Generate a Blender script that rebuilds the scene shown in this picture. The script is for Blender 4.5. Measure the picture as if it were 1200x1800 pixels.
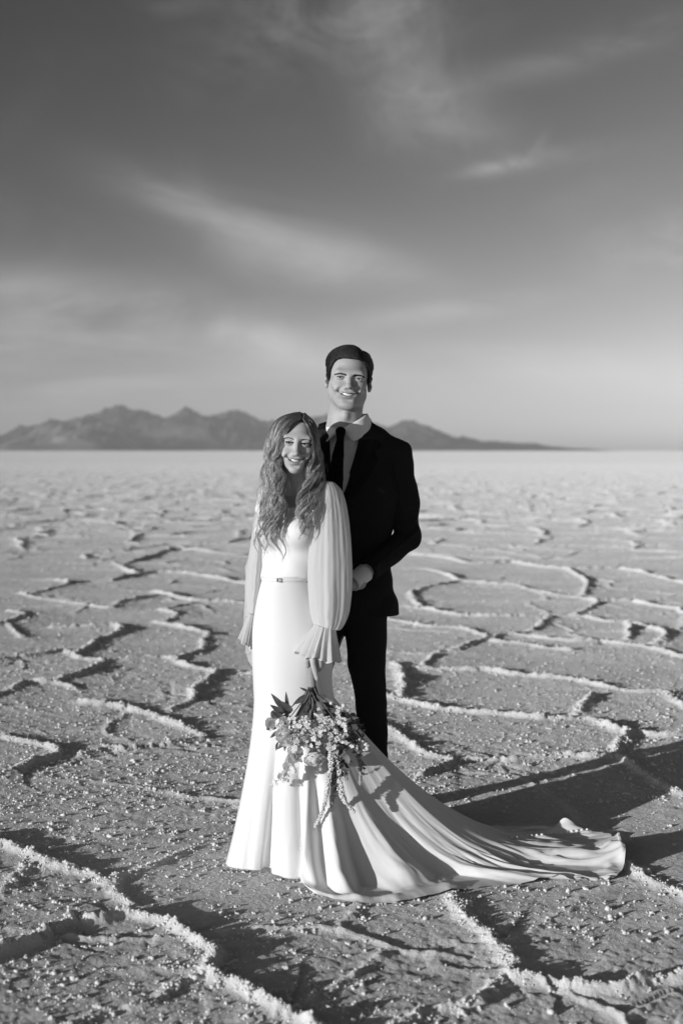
import bpy, bmesh, math, random
import numpy as np
from math import radians as R
from mathutils import Vector, Matrix
for _o in list(bpy.data.objects):
    bpy.data.objects.remove(_o)
SC = bpy.context.scene
COL = SC.collection
rng = np.random.default_rng(7)
random.seed(7)

# ------------------------------------------------------------------ camera
HC = 1.486                    # eye height of the camera
FPX = 2500.0                  # 50 mm on a 36 mm tall frame of 1800 rows
PITCH = math.atan(108 / FPX)
cam_d = bpy.data.cameras.new('camera')
cam = bpy.data.objects.new('camera', cam_d)
COL.objects.link(cam)
SC.camera = cam
cam.location = (0, 0, HC)
cam.rotation_euler = (R(90) - PITCH, 0, 0)
cam_d.sensor_fit = 'VERTICAL'
cam_d.sensor_height = 36
cam_d.sensor_width = 24
cam_d.lens = 50
cam_d.clip_start = 0.05
cam_d.clip_end = 40000
cam_d.dof.use_dof = True
cam_d.dof.focus_distance = 5.25
cam_d.dof.aperture_fstop = 2.6

# ------------------------------------------------------------------ view
SC.view_settings.view_transform = 'Standard'
SC.view_settings.look = 'None'
SC.view_settings.exposure = 0.0
SC.view_settings.gamma = 1.0
SC.cycles.max_bounces = 8
SC.cycles.volume_bounces = 1
SC.cycles.transparent_max_bounces = 16

# ------------------------------------------------------------------ sun
SUN_EL, SUN_AZ = 8.6, -131.5           # degrees; azimuth clockwise from +Y (behind, to the left)
sd = Vector((math.sin(R(SUN_AZ)) * math.cos(R(SUN_EL)), math.cos(R(SUN_AZ)) * math.cos(R(SUN_EL)), math.sin(R(SUN_EL))))
sun_d = bpy.data.lights.new('sun', 'SUN')
sun = bpy.data.objects.new('sun', sun_d)
COL.objects.link(sun)
sun_d.energy = 4.3
sun_d.angle = R(0.5)
sun_d.color = (1.0, 1.0, 1.0)           # the photograph is black and white
sun.rotation_euler = sd.to_track_quat('Z', 'Y').to_euler()
sun.location = (-20, -20, 10)


# ------------------------------------------------------------------ node helpers
class NT:
    def __init__(self, tree):
        self.t = tree
        self.n = tree.nodes
        self.l = tree.links

    def node(self, typ, **kw):
        nd = self.n.new(typ)
        for k, v in kw.items():
            setattr(nd, k, v)
        return nd

    def put(self, sock, v):
        if isinstance(v, bpy.types.NodeSocket):
            self.l.new(v, sock)
        else:
            sock.default_value = v

    def m(self, op, a, b=None, c=None, clamp=False):
        nd = self.node('ShaderNodeMath', operation=op, use_clamp=clamp)
        self.put(nd.inputs[0], a)
        if b is not None:
            self.put(nd.inputs[1], b)
        if c is not None:
            self.put(nd.inputs[2], c)
        return nd.outputs[0]

    def noise(self, vec, scale, detail=4, rough=0.5, dist=0.0):
        nd = self.node('ShaderNodeTexNoise')
        if vec is not None:
            self.l.new(vec, nd.inputs['Vector'])
        nd.inputs['Scale'].default_value = scale
        nd.inputs['Detail'].default_value = detail
        nd.inputs['Roughness'].default_value = rough
        nd.inputs['Distortion'].default_value = dist
        return nd.outputs['Fac']

    def ramp(self, v, a, b, lo=0.0, hi=1.0, smooth=True):
        nd = self.node('ShaderNodeMapRange', interpolation_type='SMOOTHSTEP' if smooth else 'LINEAR')
        self.put(nd.inputs['Value'], v)
        nd.inputs['From Min'].default_value = a
        nd.inputs['From Max'].default_value = b
        nd.inputs['To Min'].default_value = lo
        nd.inputs['To Max'].default_value = hi
        return nd.outputs['Result']

    def xyz(self, x, y, z):
        nd = self.node('ShaderNodeCombineXYZ')
        self.put(nd.inputs[0], x)
        self.put(nd.inputs[1], y)
        self.put(nd.inputs[2], z)
        return nd.outputs[0]


# ------------------------------------------------------------------ world: grey daylight sky with thin cirrus
world = bpy.data.worlds.new('World')
SC.world = world
world.use_nodes = True
W = NT(world.node_tree)
W.n.clear()
sky = W.node('ShaderNodeTexSky', sky_type='NISHITA')
sky.sun_disc = False
sky.sun_elevation = R(SUN_EL)
sky.sun_rotation = R(SUN_AZ)
sky.altitude = 1300
sky.air_density = 1.0
sky.dust_density = 1.6
sky.ozone_density = 1.0
sep = W.node('ShaderNodeSeparateColor')
W.l.new(sky.outputs[0], sep.inputs[0])
# black-and-white film behind a red filter: mostly the red channel of the sky
SKY_R = W.m('ADD', W.m('MULTIPLY', sep.outputs[0], 0.9), W.m('MULTIPLY', sep.outputs[1], 0.1))
tc = W.node('ShaderNodeTexCoord')
sx = W.node('ShaderNodeSeparateXYZ')
W.l.new(tc.outputs['Generated'], sx.inputs[0])
dx, dy, dz = sx.outputs[0], sx.outputs[1], sx.outputs[2]
# polarising filter: darkest 90 degrees away from the sun
dot = W.node('ShaderNodeVectorMath', operation='DOT_PRODUCT')
W.l.new(tc.outputs['Generated'], dot.inputs[0])
dot.inputs[1].default_value = sd
c2 = W.m('MULTIPLY', dot.outputs['Value'], dot.outputs['Value'])
pol = W.m('ADD', W.m('MULTIPLY', c2, 0.62), 0.45)
# the red filter and the film deepen the sky: contrast about its own mid tone
SKY_B = W.m('MULTIPLY', W.m('POWER', W.m('DIVIDE', W.m('MULTIPLY', SKY_R, pol), 2.9), 1.75), 3.6)
SKY_B = W.m('MINIMUM', SKY_B, 9.0)
el = W.m('ARCSINE', dz)
# cloud coordinates: tangent of azimuth and elevation about straight ahead
ysafe = W.m('MAXIMUM', dy, 0.05)
cu = W.m('DIVIDE', dx, ysafe)
cv = W.m('DIVIDE', dz, ysafe)
front = W.ramp(dy, 0.1, 0.4)


def wisp(x, y, half_len, half_wid, ang, amt, sc=9.0, stretch=3.5, seed=0.0, lo=0.34, hi=0.70):
    """a cirrus streak: a soft ellipse of noise stretched along its own length"""
    u0, v0 = (x - 600) / FPX, (792 - y) / FPX
    a = R(ang)
    uu = W.m('SUBTRACT', cu, u0)
    vv = W.m('SUBTRACT', cv, v0)
    p = W.m('ADD', W.m('MULTIPLY', uu, math.cos(a)), W.m('MULTIPLY', vv, math.sin(a)))
    q = W.m('SUBTRACT', W.m('MULTIPLY', vv, math.cos(a)), W.m('MULTIPLY', uu, math.sin(a)))
    l, w = half_len / FPX, half_wid / FPX
    vec = W.xyz(W.m('MULTIPLY', p, 1.0 / stretch), q, seed)
    n = W.noise(vec, sc * 2.2, 9, 0.64, 1.2)
    n2 = W.ramp(n, lo, hi)
    pp = W.m('DIVIDE', p, l)
    qq = W.m('DIVIDE', q, w)
    r2 = W.m('ADD', W.m('MULTIPLY', pp, pp), W.m('MULTIPLY', qq, qq))
    g = W.m('EXPONENT', W.m('MULTIPLY', r2, -1.0))
    return W.m('MULTIPLY', W.m('MULTIPLY', n2, g), amt * 2.4)


WISPS = [
    # x, y, half length, half width, angle, amount, scale, stretch, seed
    (640, 40, 200, 70, 8, .075, 6, 1.5, 1.0),
    (720, 120, 130, 100, -60, .050, 6, 1.6, 2.0),
    (560, 190, 220, 70, -14, .050, 5, 1.8, 3.0),
    (760, 190, 140, 50, -30, .045, 6, 1.8, 3.5),
    (360, 372, 170, 30, -22, .066, 5, 2.6, 4.0),
    (470, 410, 230, 55, -18, .052, 4, 2.6, 4.5),
    (570, 460, 170, 50, -8, .070, 5, 2.6, 5.0),
    (640, 487, 110, 14, -4, .045, 7, 4.0, 5.5),
    (890, 293, 75, 13, 13, .10, 8, 2.2, 6.0),
    (940, 265, 28, 9, 62, .060, 8, 2.0, 6.5),
    (1010, 275, 120, 18, 10, .035, 8, 3.0, 7.0),
    (1020, 100, 260, 30, 17, .045, 6, 4.0, 8.0),
    (180, 560, 360, 60, -10, .125, 4, 3.4, 9.0),
    (430, 590, 220, 40, -15, .100, 5, 3.4, 10.0),
    (100, 620, 300, 40, -2, .105, 5, 4.0, 10.5),
    (110, 690, 260, 26, 3, .100, 6, 4.0, 11.0),
    (790, 545, 170, 20, 8, .055, 6, 3.4, 12.0),
    (1180, 430, 140, 50, 14, .060, 5, 3.0, 13.0),
    (900, 640, 300, 34, -2, .050, 5, 4.0, 14.0),
    (310, 25, 90, 24, 0, .030, 6, 3.0, 15.0),
]
acc = None
for i, a in enumerate(WISPS):
    w_ = wisp(*a)
    acc = w_ if acc is None else W.m('ADD', acc, w_)
CLOUD = W.m('MULTIPLY', acc, front)
# everywhere else: thin stray cirrus
plane = W.xyz(W.m('DIVIDE', dx, W.m('ADD', W.m('ABSOLUTE', dz), 0.15)), W.m('DIVIDE', W.m('MULTIPLY', dy, 0.45), W.m('ADD', W.m('ABSOLUTE', dz), 0.15)), 0.0)
stray = W.m('MULTIPLY', W.ramp(W.noise(plane, 2.3, 6, 0.6, 0.8), 0.5, 0.85), 0.03)
CLOUD = W.m('ADD', CLOUD, stray)
SKY_STRENGTH = 0.1
bg = W.node('ShaderNodeBackground')
cloud_scaled = W.m('DIVIDE', CLOUD, SKY_STRENGTH)
val = W.m('ADD', SKY_B, cloud_scaled)
cc = W.node('ShaderNodeCombineColor')
for k in range(3):
    W.l.new(val, cc.inputs[k])
W.l.new(cc.outputs[0], bg.inputs['Color'])
bg.inputs['Strength'].default_value = SKY_STRENGTH
wo = W.node('ShaderNodeOutputWorld')
W.l.new(bg.outputs[0], wo.inputs['Surface'])


# ------------------------------------------------------------------ measuring: photograph pixel -> place
def ray(x, y):
    p = PITCH
    u = 900.0 - y
    return np.array([x - 600.0, FPX * math.cos(p) + u * math.sin(p), -FPX * math.sin(p) + u * math.cos(p)])


def at(x, y, Y):
    d = ray(x, y)
    return np.array([0, 0, HC]) + d * (Y / d[1])


def atz(x, y, Z=0.0):
    d = ray(x, y)
    return np.array([0, 0, HC]) + d * ((Z - HC) / d[2])


# ------------------------------------------------------------------ object helpers
def link(name, me, mat=None, parent=None, smooth=True):
    ob = bpy.data.objects.new(name, me)
    COL.objects.link(ob)
    if mat is not None:
        me.materials.append(mat)
    if smooth and len(me.polygons):
        me.polygons.foreach_set('use_smooth', np.ones(len(me.polygons), dtype=bool))
    if parent is not None:
        ob.parent = parent
    return ob


def npmesh(name, V, F):
    """fast mesh from arrays; F is an (n,4) or (n,3) array or a list of such arrays"""
    me = bpy.data.meshes.new(name)
    V = np.asarray(V, dtype=np.float32)
    Fs = F if isinstance(F, list) else [F]
    Fs = [np.asarray(f, dtype=np.int32) for f in Fs if len(f)]
    me.vertices.add(len(V))
    me.vertices.foreach_set('co', V.ravel())
    nl = sum(f.size for f in Fs)
    npoly = sum(len(f) for f in Fs)
    me.loops.add(nl)
    me.polygons.add(npoly)
    me.loops.foreach_set('vertex_index', np.concatenate([f.ravel() for f in Fs]))
    tot = np.concatenate([np.full(len(f), f.shape[1], dtype=np.int32) for f in Fs])
    st = np.concatenate([[0], np.cumsum(tot)[:-1]]).astype(np.int32)
    me.polygons.foreach_set('loop_start', st)
    me.polygons.foreach_set('loop_total', tot)
    me.update(calc_edges=True)
    me.validate()
    return me


def empty(name, loc, label=None, cat=None, group=None):
    o = bpy.data.objects.new(name, None)
    o.empty_display_size = 0.1
    COL.objects.link(o)
    o.location = loc
    if label:
        o['label'] = label
    if cat:
        o['category'] = cat
    if group:
        o['group'] = group
    return o


def grid_faces(nu, nv, wrap=False):
    """quads of a (nu, nv) vertex grid stored row-major; wrap closes the second index"""
    i = np.arange(nu - 1)[:, None]
    j = np.arange(nv if wrap else nv - 1)[None, :]
    j2 = (j + 1) % nv
    a = i * nv + j
    b = i * nv + j2
    c = (i + 1) * nv + j2
    d = (i + 1) * nv + j
    return np.stack([a, b, c, d], -1).reshape(-1, 4)


# ------------------------------------------------------------------ numpy noise
def _hash2(ix, iy, seed):
    h = (ix.astype(np.int64) * 374761393 + iy.astype(np.int64) * 668265263 + seed * 1442695041) & 0xFFFFFFFF
    h = ((h ^ (h >> 13)) * 1274126177) & 0xFFFFFFFF
    h = h ^ (h >> 16)
    return (h & 0xFFFFFF) / float(0xFFFFFF)


def vnoise(x, y, seed=0):
    ix, iy = np.floor(x), np.floor(y)
    fx, fy = x - ix, y - iy
    fx = fx * fx * (3 - 2 * fx)
    fy = fy * fy * (3 - 2 * fy)
    ix, iy = ix.astype(np.int64), iy.astype(np.int64)
    a, b = _hash2(ix, iy, seed), _hash2(ix + 1, iy, seed)
    c, d = _hash2(ix, iy + 1, seed), _hash2(ix + 1, iy + 1, seed)
    return (a * (1 - fx) + b * fx) * (1 - fy) + (c * (1 - fx) + d * fx) * fy - 0.5


def fbm(x, y, octv=4, seed=0, gain=0.5):
    s, amp = 0.0, 1.0
    for k in range(octv):
        s = s + amp * vnoise(x * 2 ** k + 17.3 * k, y * 2 ** k - 9.1 * k, seed + k)
        amp *= gain
    return s


def smooth01(x, a, b):
    t = np.clip((x - a) / (b - a), 0, 1)
    return t * t * (3 - 2 * t)


# ------------------------------------------------------------------ materials
def mat(name, grey, rough=0.6, spec=0.4, bump=None, sheen=0.0, sss=0.0, var=None, aniso=0.0, subsurf_r=0.01, trans=0.0):
    """grey principled material; bump = (scale, strength, distance); var = (scale, amount) tone variation in the stuff itself"""
    m_ = bpy.data.materials.new(name)
    m_.use_nodes = True
    N = NT(m_.node_tree)
    b = N.n['Principled BSDF']
    b.inputs['Base Color'].default_value = (grey, grey, grey, 1)
    b.inputs['Roughness'].default_value = rough
    b.inputs['Specular IOR Level'].default_value = spec
    b.inputs['Anisotropic'].default_value = aniso
    if sheen:
        b.inputs['Sheen Weight'].default_value = sheen
        b.inputs['Sheen Tint'].default_value = (1, 1, 1, 1)
    if sss:
        b.inputs['Subsurface Weight'].default_value = sss
        b.inputs['Subsurface Radius'].default_value = (1, 1, 1)
        b.inputs['Subsurface Scale'].default_value = subsurf_r
    tcn = N.node('ShaderNodeTexCoord')
    if var:
        n = N.noise(tcn.outputs['Object'], var[0], 4, 0.55)
        f = N.ramp(n, 0.3, 0.7, grey * (1 - var[1]), grey * (1 + var[1]), smooth=False)
        c = N.node('ShaderNodeCombineColor')
        for k in range(3):
            N.l.new(f, c.inputs[k])
        N.l.new(c.outputs[0], b.inputs['Base Color'])
    if bump:
        n = N.noise(tcn.outputs['Object'], bump[0], 5, 0.6)
        bp = N.node('ShaderNodeBump')
        bp.inputs['Strength'].default_value = bump[1]
        bp.inputs['Distance'].default_value = bump[2]
        N.l.new(n, bp.inputs['Height'])
        N.l.new(bp.outputs[0], b.inputs['Normal'])
    if trans:
        tr = N.node('ShaderNodeBsdfTranslucent')
        tr.inputs[0].default_value = (grey, grey, grey, 1)
        mx = N.node('ShaderNodeMixShader')
        mx.inputs[0].default_value = trans
        N.l.new(b.outputs[0], mx.inputs[1])
        N.l.new(tr.outputs[0], mx.inputs[2])
        N.l.new(mx.outputs[0], N.n['Material Output'].inputs['Surface'])
    return m_
# ================================================================== the salt flat
RIDGES_PX = [
    # traced edges of the salt plates; (weight, points)
    (1.0, [(0,1298),(21,1301),(56,1310),(87,1317),(105,1327),(98,1336),(52,1347),(21,1361),(-30,1372)]),
    (1.0, [(150,1235),(182,1240),(224,1247),(262,1257),(297,1270),(332,1284),(360,1298),(339,1305),(304,1312),(262,1317),(224,1322),(196,1320),(147,1331)]),
    (.5, [(360,1294),(400,1289),(445,1286),(500,1280)]),
    (1.0, [(182,1166),(210,1163),(266,1159),(301,1159),(322,1170),(350,1177),(381,1184),(367,1198),(339,1215),(336,1233),(294,1250)]),
    (.6, [(381,1184),(415,1183),(450,1188),(520,1200)]),
    (1.0, [(-20,1166),(0,1163),(87,1151),(112,1145),(140,1159),(178,1165),(164,1180),(122,1194),(98,1201),(52,1201),(21,1214),(-20,1228)]),
    (.6, [(98,1201),(115,1205),(133,1214)]),
    (1.0, [(273,1095),(304,1102),(350,1112),(367,1117),(360,1130),(360,1142),(325,1156),(308,1161)]),
    (1.0, [(90,1105),(168,1102),(196,1100),(213,1107),(206,1116),(175,1128),(154,1142),(133,1152)]),
    (1.0, [(38,1044),(70,1053),(122,1061),(168,1067),(199,1070),(210,1061),(245,1053),(276,1049)]),
    (1.0, [(269,1042),(297,1047),(336,1056),(385,1058),(420,1061),(470,1066)]),
    (1.0, [(14,1075),(45,1082),(21,1093),(-10,1102)]),
    (.8, [(3,1093),(21,1107),(45,1123)]),
    (1.0, [(-20,1026),(0,1023),(70,1021),(122,1025),(91,1037),(56,1044)]),
    (1.0, [(196,1023),(241,1012),(280,1007),(350,1012),(420,1026),(470,1034)]),
    (1.0, [(203,991),(224,1005),(241,1011)]), (1.0, [(217,993),(259,981),(304,965)]),
    (1.0, [(280,1075),(311,1082),(290,1095)]), (.8, [(290,1072),(336,1061)]),
    (.8, [(120,992),(203,991)]), (.8, [(304,965),(380,972),(440,980)]),
    (1.1, [(-60,1478),(0,1487),(30,1497),(60,1512),(90,1525),(130,1535)]),
    (.7, [(130,1537),(170,1545),(195,1557),(200,1545),(230,1537),(275,1520),(315,1500),(330,1495)]),
    (.7, [(195,1557),(210,1575),(235,1595)]),
    (.6, [(60,1525),(30,1550),(10,1575)]),
    (1.2, [(-40,1705),(0,1687),(40,1670),(80,1650),(115,1632),(145,1612),(170,1625),(210,1615),(250,1617),(295,1630),(325,1650),(350,1667),(370,1690),(367,1715),(395,1735),(435,1755),(475,1775),(525,1800),(600,1845),(660,1890)]),
    (.7, [(370,1725),(310,1740),(270,1765),(230,1780),(195,1787),(150,1800),(80,1840)]),
    (1.2, [(760,1540),(800,1572),(810,1600),(825,1625),(855,1650),(880,1680),(900,1700),(895,1725),(920,1730),(960,1735),(1000,1745),(1050,1747),(1100,1745),(1130,1732),(1165,1730),(1200,1725),(1260,1718)]),
    (.8, [(895,1725),(865,1745),(840,1770),(800,1780),(765,1785),(725,1800),(640,1850)]),
    (1.0, [(1060,1505),(1120,1537),(1140,1550),(1165,1565),(1200,1580),(1260,1605)]),
    (1.0, [(640,1262),(700,1297),(725,1314),(758,1331),(783,1335),(796,1339),(783,1354),(742,1370)]),
    (.9, [(800,1339),(842,1337),(892,1339),(950,1333),(992,1331),(1046,1335),(1077,1331),(1079,1314),(1100,1297),(1117,1289),(1158,1297),(1200,1295),(1260,1290)]),
    (.8, [(1077,1331),(1100,1345),(1140,1368),(1180,1390),(1240,1415)]),
    (1.0, [(640,1215),(700,1233),(742,1243),(783,1250),(837,1256),(887,1260),(950,1266),(1000,1266),(1033,1268),(1067,1279),(1096,1289),(1108,1293)]),
    (1.0, [(1012,1260),(1021,1243),(1042,1227)]),
    (1.0, [(640,1176),(700,1177),(742,1177),(804,1181),(854,1181),(887,1187),(942,1193),(992,1197),(1042,1206),(1075,1214),(1117,1220),(1162,1220),(1183,1231),(1200,1243),(1250,1262)]),
    (1.4, [(690,1170),(704,1185),(708,1200),(703,1230)]),
    (1.0, [(742,1177),(767,1152),(808,1143),(867,1122),(908,1116),(933,1110),(954,1093),(967,1085)]),
    (1.0, [(640,1085),(700,1093),(750,1102),(808,1106),(862,1122)]),
    (.9, [(640,1146),(700,1150),(767,1152)]),
    (1.0, [(867,1124),(871,1131),(917,1135),(960,1142),(1000,1146)]), (1.0, [(908,1118),(958,1125),(1008,1129),(1058,1129),(1100,1135),(1137,1139),(1158,1147),(1200,1158),(1260,1170)]),
    (1.0, [(808,1022),(867,1027),(908,1031),(942,1041),(992,1050),(1050,1060),(1008,1083)]),
    (1.0, [(967,1083),(1017,1085),(1067,1095),(1104,1097),(1106,1118),(1100,1127)]),
    (1.0, [(690,1066),(737,1070),(783,1079),(846,1085),(967,1083)]),
    (1.0, [(812,1022),(758,1031),(725,1043),(737,1066)]),
    (1.0, [(1092,1002),(1137,1010),(1200,1027),(1260,1037)]),
    (1.0, [(900,989),(933,995),(1000,1002),(1075,1000)]),
    (1.0, [(1050,1060),(1100,1058),(1150,1066),(1192,1072),(1200,1079),(1250,1090)]),
    (1.0, [(1104,1097),(1150,1108),(1172,1118),(1150,1134)]),
    (.9, [(700,1000),(760,1004),(808,1022)]), (.9, [(1000,1002),(1030,1025),(1020,1052)]),
    (.9, [(720,975),(790,983),(830,992),(900,989)]),
]
T0, T1 = -0.62, 0.62
NR, NC = 1700, 1000
Y0, Y1 = 2.3, 170.0
yy = Y0 * (Y1 / Y0) ** (np.arange(NR) / (NR - 1.0))
tt = np.linspace(T0, T1, NC)
GX = yy[:, None] * tt[None, :]
GY = np.repeat(yy[:, None], NC, 1)


def seg_dist(px, py, a, b):
    ab = b - a
    L2 = max(1e-9, float(ab @ ab))
    t = np.clip(((px - a[0]) * ab[0] + (py - a[1]) * ab[1]) / L2, 0, 1)
    return np.hypot(px - a[0] - t * ab[0], py - a[1] - t * ab[1])


# wobble of the ridge lines, so traced segments read as natural edges
WX = GX + 0.035 * fbm(GX * 3.1, GY * 3.1, 4, 11) + 0.012 * fbm(GX * 17, GY * 17, 2, 12)
WY = GY + 0.035 * fbm(GX * 3.1, GY * 3.1, 4, 21) + 0.012 * fbm(GX * 17, GY * 17, 2, 22)
D = np.full(GX.shape, 9.0)          # distance to the nearest ridge (scaled by its weight)
HW = np.ones(GX.shape)              # weight of that ridge
SEGS = []
for w, pts in RIDGES_PX:
    P = np.array([atz(*p)[:2] for p in pts])
    # smooth the polyline (Catmull-Rom)
    Q = []
    n = len(P)
    for i in range(n - 1):
        p0, p1, p2, p3 = P[max(i - 1, 0)], P[i], P[i + 1], P[min(i + 2, n - 1)]
        for t in np.linspace(0, 1, 4, endpoint=False):
            Q.append(0.5 * (2 * p1 + (p2 - p0) * t + (2 * p0 - 5 * p1 + 4 * p2 - p3) * t * t + (3 * p1 - p0 - 3 * p2 + p3) * t ** 3))
    Q.append(P[-1])
    Q = np.array(Q)
    SEGS.append((w, Q))
    for i in range(len(Q) - 1):
        a, b = Q[i], Q[i + 1]
        lo, hi = min(a[1], b[1]) - 0.8, max(a[1], b[1]) + 0.8
        r0, r1 = np.searchsorted(yy, lo), np.searchsorted(yy, hi)
        if r1 <= r0:
            continue
        d = seg_dist(WX[r0:r1], WY[r0:r1], a, b)
        sub = D[r0:r1]
        m_ = d < sub
        sub[m_] = d[m_]
        HW[r0:r1][m_] = w


def voronoi_edge(x, y, size, seed):
    """distance to the nearest cell border of a jittered voronoi diagram, plus a cell value"""
    gx, gy = x / size, y / size
    ix, iy = np.floor(gx).astype(np.int64), np.floor(gy).astype(np.int64)
    f1 = np.full(x.shape, 9.0); f2 = np.full(x.shape, 9.0)
    cx1 = np.zeros(x.shape); cy1 = np.zeros(x.shape); cx2 = np.zeros(x.shape); cy2 = np.zeros(x.shape)
    for oy in (-1, 0, 1):
        for ox in (-1, 0, 1):
            jx, jy = ix + ox, iy + oy
            px = jx + 0.5 + 0.85 * (_hash2(jx, jy, seed) - 0.5)
            py = jy + 0.5 + 0.85 * (_hash2(jx, jy, seed + 5) - 0.5)
            d = (px - gx) ** 2 + (py - gy) ** 2
            c1 = d < f1
            c2 = (~c1) & (d < f2)
            f2 = np.where(c1, f1, np.where(c2, d, f2))
            cx2 = np.where(c1, cx1, np.where(c2, px, cx2)); cy2 = np.where(c1, cy1, np.where(c2, py, cy2))
            f1 = np.where(c1, d, f1)
            cx1 = np.where(c1, px, cx1); cy1 = np.where(c1, py, cy1)
    ln = np.hypot(cx2 - cx1, cy2 - cy1) + 1e-6
    return (f2 - f1) / (2 * ln) * size


VX = GX + 0.35 * fbm(GX * 0.7, GY * 0.7, 4, 31)
VY = GY + 0.35 * fbm(GX * 0.7, GY * 0.7, 4, 41)
DV = voronoi_edge(VX, VY, 1.6, 3)
DV2 = voronoi_edge(VX * 1.0 + 7.7, VY + 3.1, 1.05, 9)          # faint secondary seams inside the plates
# the traced plates fill what the camera sees close by; the rest is grown the same way
inside = smooth01(0.29 - np.abs(GX) / GY, 0, 0.03) * smooth01(19.5 - GY, 0, 1.5)
DV = DV + inside * 5
wv = 0.75 + 0.5 * vnoise(GX * 0.8, GY * 0.8, 77)
use = DV < D
DD = np.where(use, DV, D)
HH = np.where(use, wv, HW)
w2 = 0.42 * smooth01(vnoise(GX * 0.5 + 5, GY * 0.5, 87), -0.15, 0.25)
use2 = (DV2 * 1.6 < DD) & (w2 > 0.05)
DD = np.where(use2, DV2, DD)
HH = np.where(use2, w2, HH)
rough = fbm(GX * 22, GY * 22, 4, 51, 0.6)
rough2 = fbm(GX * 70, GY * 70, 2, 61, 0.6)
along = np.clip(0.75 + 0.9 * (fbm(GX * 2.2, GY * 2.2, 3, 71) + 0.35), 0.5, 1.7)
wid = (0.014 + 0.015 * (vnoise(GX * 2, GY * 2, 81) + 0.5)) * (0.75 + 0.25 * HH) * (1 + 0.3 * smooth01(GY, 5, 9) + 1.6 * smooth01(GY, 10, 60))
wid = wid * (1 + 0.5 * fbm(GX * 16, GY * 16, 2, 83))
crest = np.exp(-(DD / wid) ** 2)
shoulder = np.exp(-(DD / 0.26) ** 2)
H = 0.0190 * HH * (1 + 1.35 * smooth01(GY, 10, 34)) * along * crest * (1 + 0.55 * rough + 0.22 * rough2) + 0.0095 * shoulder * HH
H = H + 0.010 * fbm(GX * 1.3, GY * 1.3, 4, 91) + 0.0035 * fbm(GX * 14, GY * 14, 3, 95) + 0.0022 * rough2 + 0.0045 * rough * np.clip(0.25 + shoulder, 0, 1)
# the couple stands on a level patch
patch = np.exp(-(((GX - 0.25) / 1.1) ** 2 + ((GY - 5.2) / 0.75) ** 2) ** 2)
H = H * (1 - 0.75 * patch)
H = H * smooth01(GY, 2.3, 2.5) + 0.0
edge = smooth01(Y1 - GY, 0, 15) * smooth01(0.62 - np.abs(GX / GY), 0, 0.02)
H = H * edge - 0.03 * (1 - edge)


def ground_z(x, y):
    """height of the salt at a point (bilinear in the fan grid)"""
    x = np.atleast_1d(np.asarray(x, float)); y = np.atleast_1d(np.asarray(y, float))
    r = np.clip(np.log(y / Y0) / np.log(Y1 / Y0) * (NR - 1), 0, NR - 1.001)
    c = np.clip((x / y - T0) / (T1 - T0) * (NC - 1), 0, NC - 1.001)
    r0, c0 = r.astype(int), c.astype(int)
    fr, fc = r - r0, c - c0
    return (H[r0, c0] * (1 - fr) * (1 - fc) + H[r0 + 1, c0] * fr * (1 - fc) + H[r0, c0 + 1] * (1 - fr) * fc + H[r0 + 1, c0 + 1] * fr * fc)


def salt_material(name, near_, base, far):
    m_ = bpy.data.materials.new(name)
    m_.use_nodes = True
    N = NT(m_.node_tree)
    b = N.n['Principled BSDF']
    b.inputs['Roughness'].default_value = 0.75
    b.inputs['Diffuse Roughness'].default_value = 1.0
    b.inputs['Specular IOR Level'].default_value = 0.25
    t = N.node('ShaderNodeTexCoord')
    v = t.outputs['Object']
    n1 = N.noise(v, 1.4, 5, 0.6)
    n2 = N.noise(v, 38, 4, 0.6)
    # grazing-light brightening painted into the colour: greyer close by, whiter far off
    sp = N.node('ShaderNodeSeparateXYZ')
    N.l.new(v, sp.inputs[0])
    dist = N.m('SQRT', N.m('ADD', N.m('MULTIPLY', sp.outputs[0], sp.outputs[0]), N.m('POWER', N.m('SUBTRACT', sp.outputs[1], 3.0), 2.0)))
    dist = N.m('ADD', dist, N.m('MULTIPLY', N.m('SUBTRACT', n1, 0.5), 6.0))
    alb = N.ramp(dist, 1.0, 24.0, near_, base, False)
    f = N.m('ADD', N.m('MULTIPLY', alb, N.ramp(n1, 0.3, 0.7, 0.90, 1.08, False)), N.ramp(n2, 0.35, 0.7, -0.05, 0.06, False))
    at_ = N.node('ShaderNodeAttribute', attribute_name='crest')
    f = N.m('ADD', N.m('MULTIPLY', f, N.m('SUBTRACT', 1.0, at_.outputs['Fac'])), N.m('MULTIPLY', 0.78, at_.outputs['Fac']))
    c = N.node('ShaderNodeCombineColor')
    for k in range(3):
        N.l.new(f, c.inputs[k])
    N.l.new(c.outputs[0], b.inputs['Base Color'])
    fine = N.noise(v, 230, 4, 0.7)
    med = N.noise(v, 60, 4, 0.65)
    hgt = N.m('ADD', N.m('MULTIPLY', fine, 0.004), N.m('MULTIPLY', med, 0.012))
    if far:
        vr = N.node('ShaderNodeTexVoronoi', feature='DISTANCE_TO_EDGE')
        N.l.new(v, vr.inputs['Vector'])
        vr.inputs['Scale'].default_value = 0.48
        rid = N.ramp(vr.outputs['Distance'], 0.0, 0.09, 0.06, 0.0)
        hgt = N.m('ADD', hgt, rid)
    bp = N.node('ShaderNodeBump')
    bp.inputs['Strength'].default_value = 0.75
    bp.inputs['Distance'].default_value = 1.0
    N.l.new(hgt, bp.inputs['Height'])
    N.l.new(bp.outputs[0], b.inputs['Normal'])
    return m_


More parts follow.
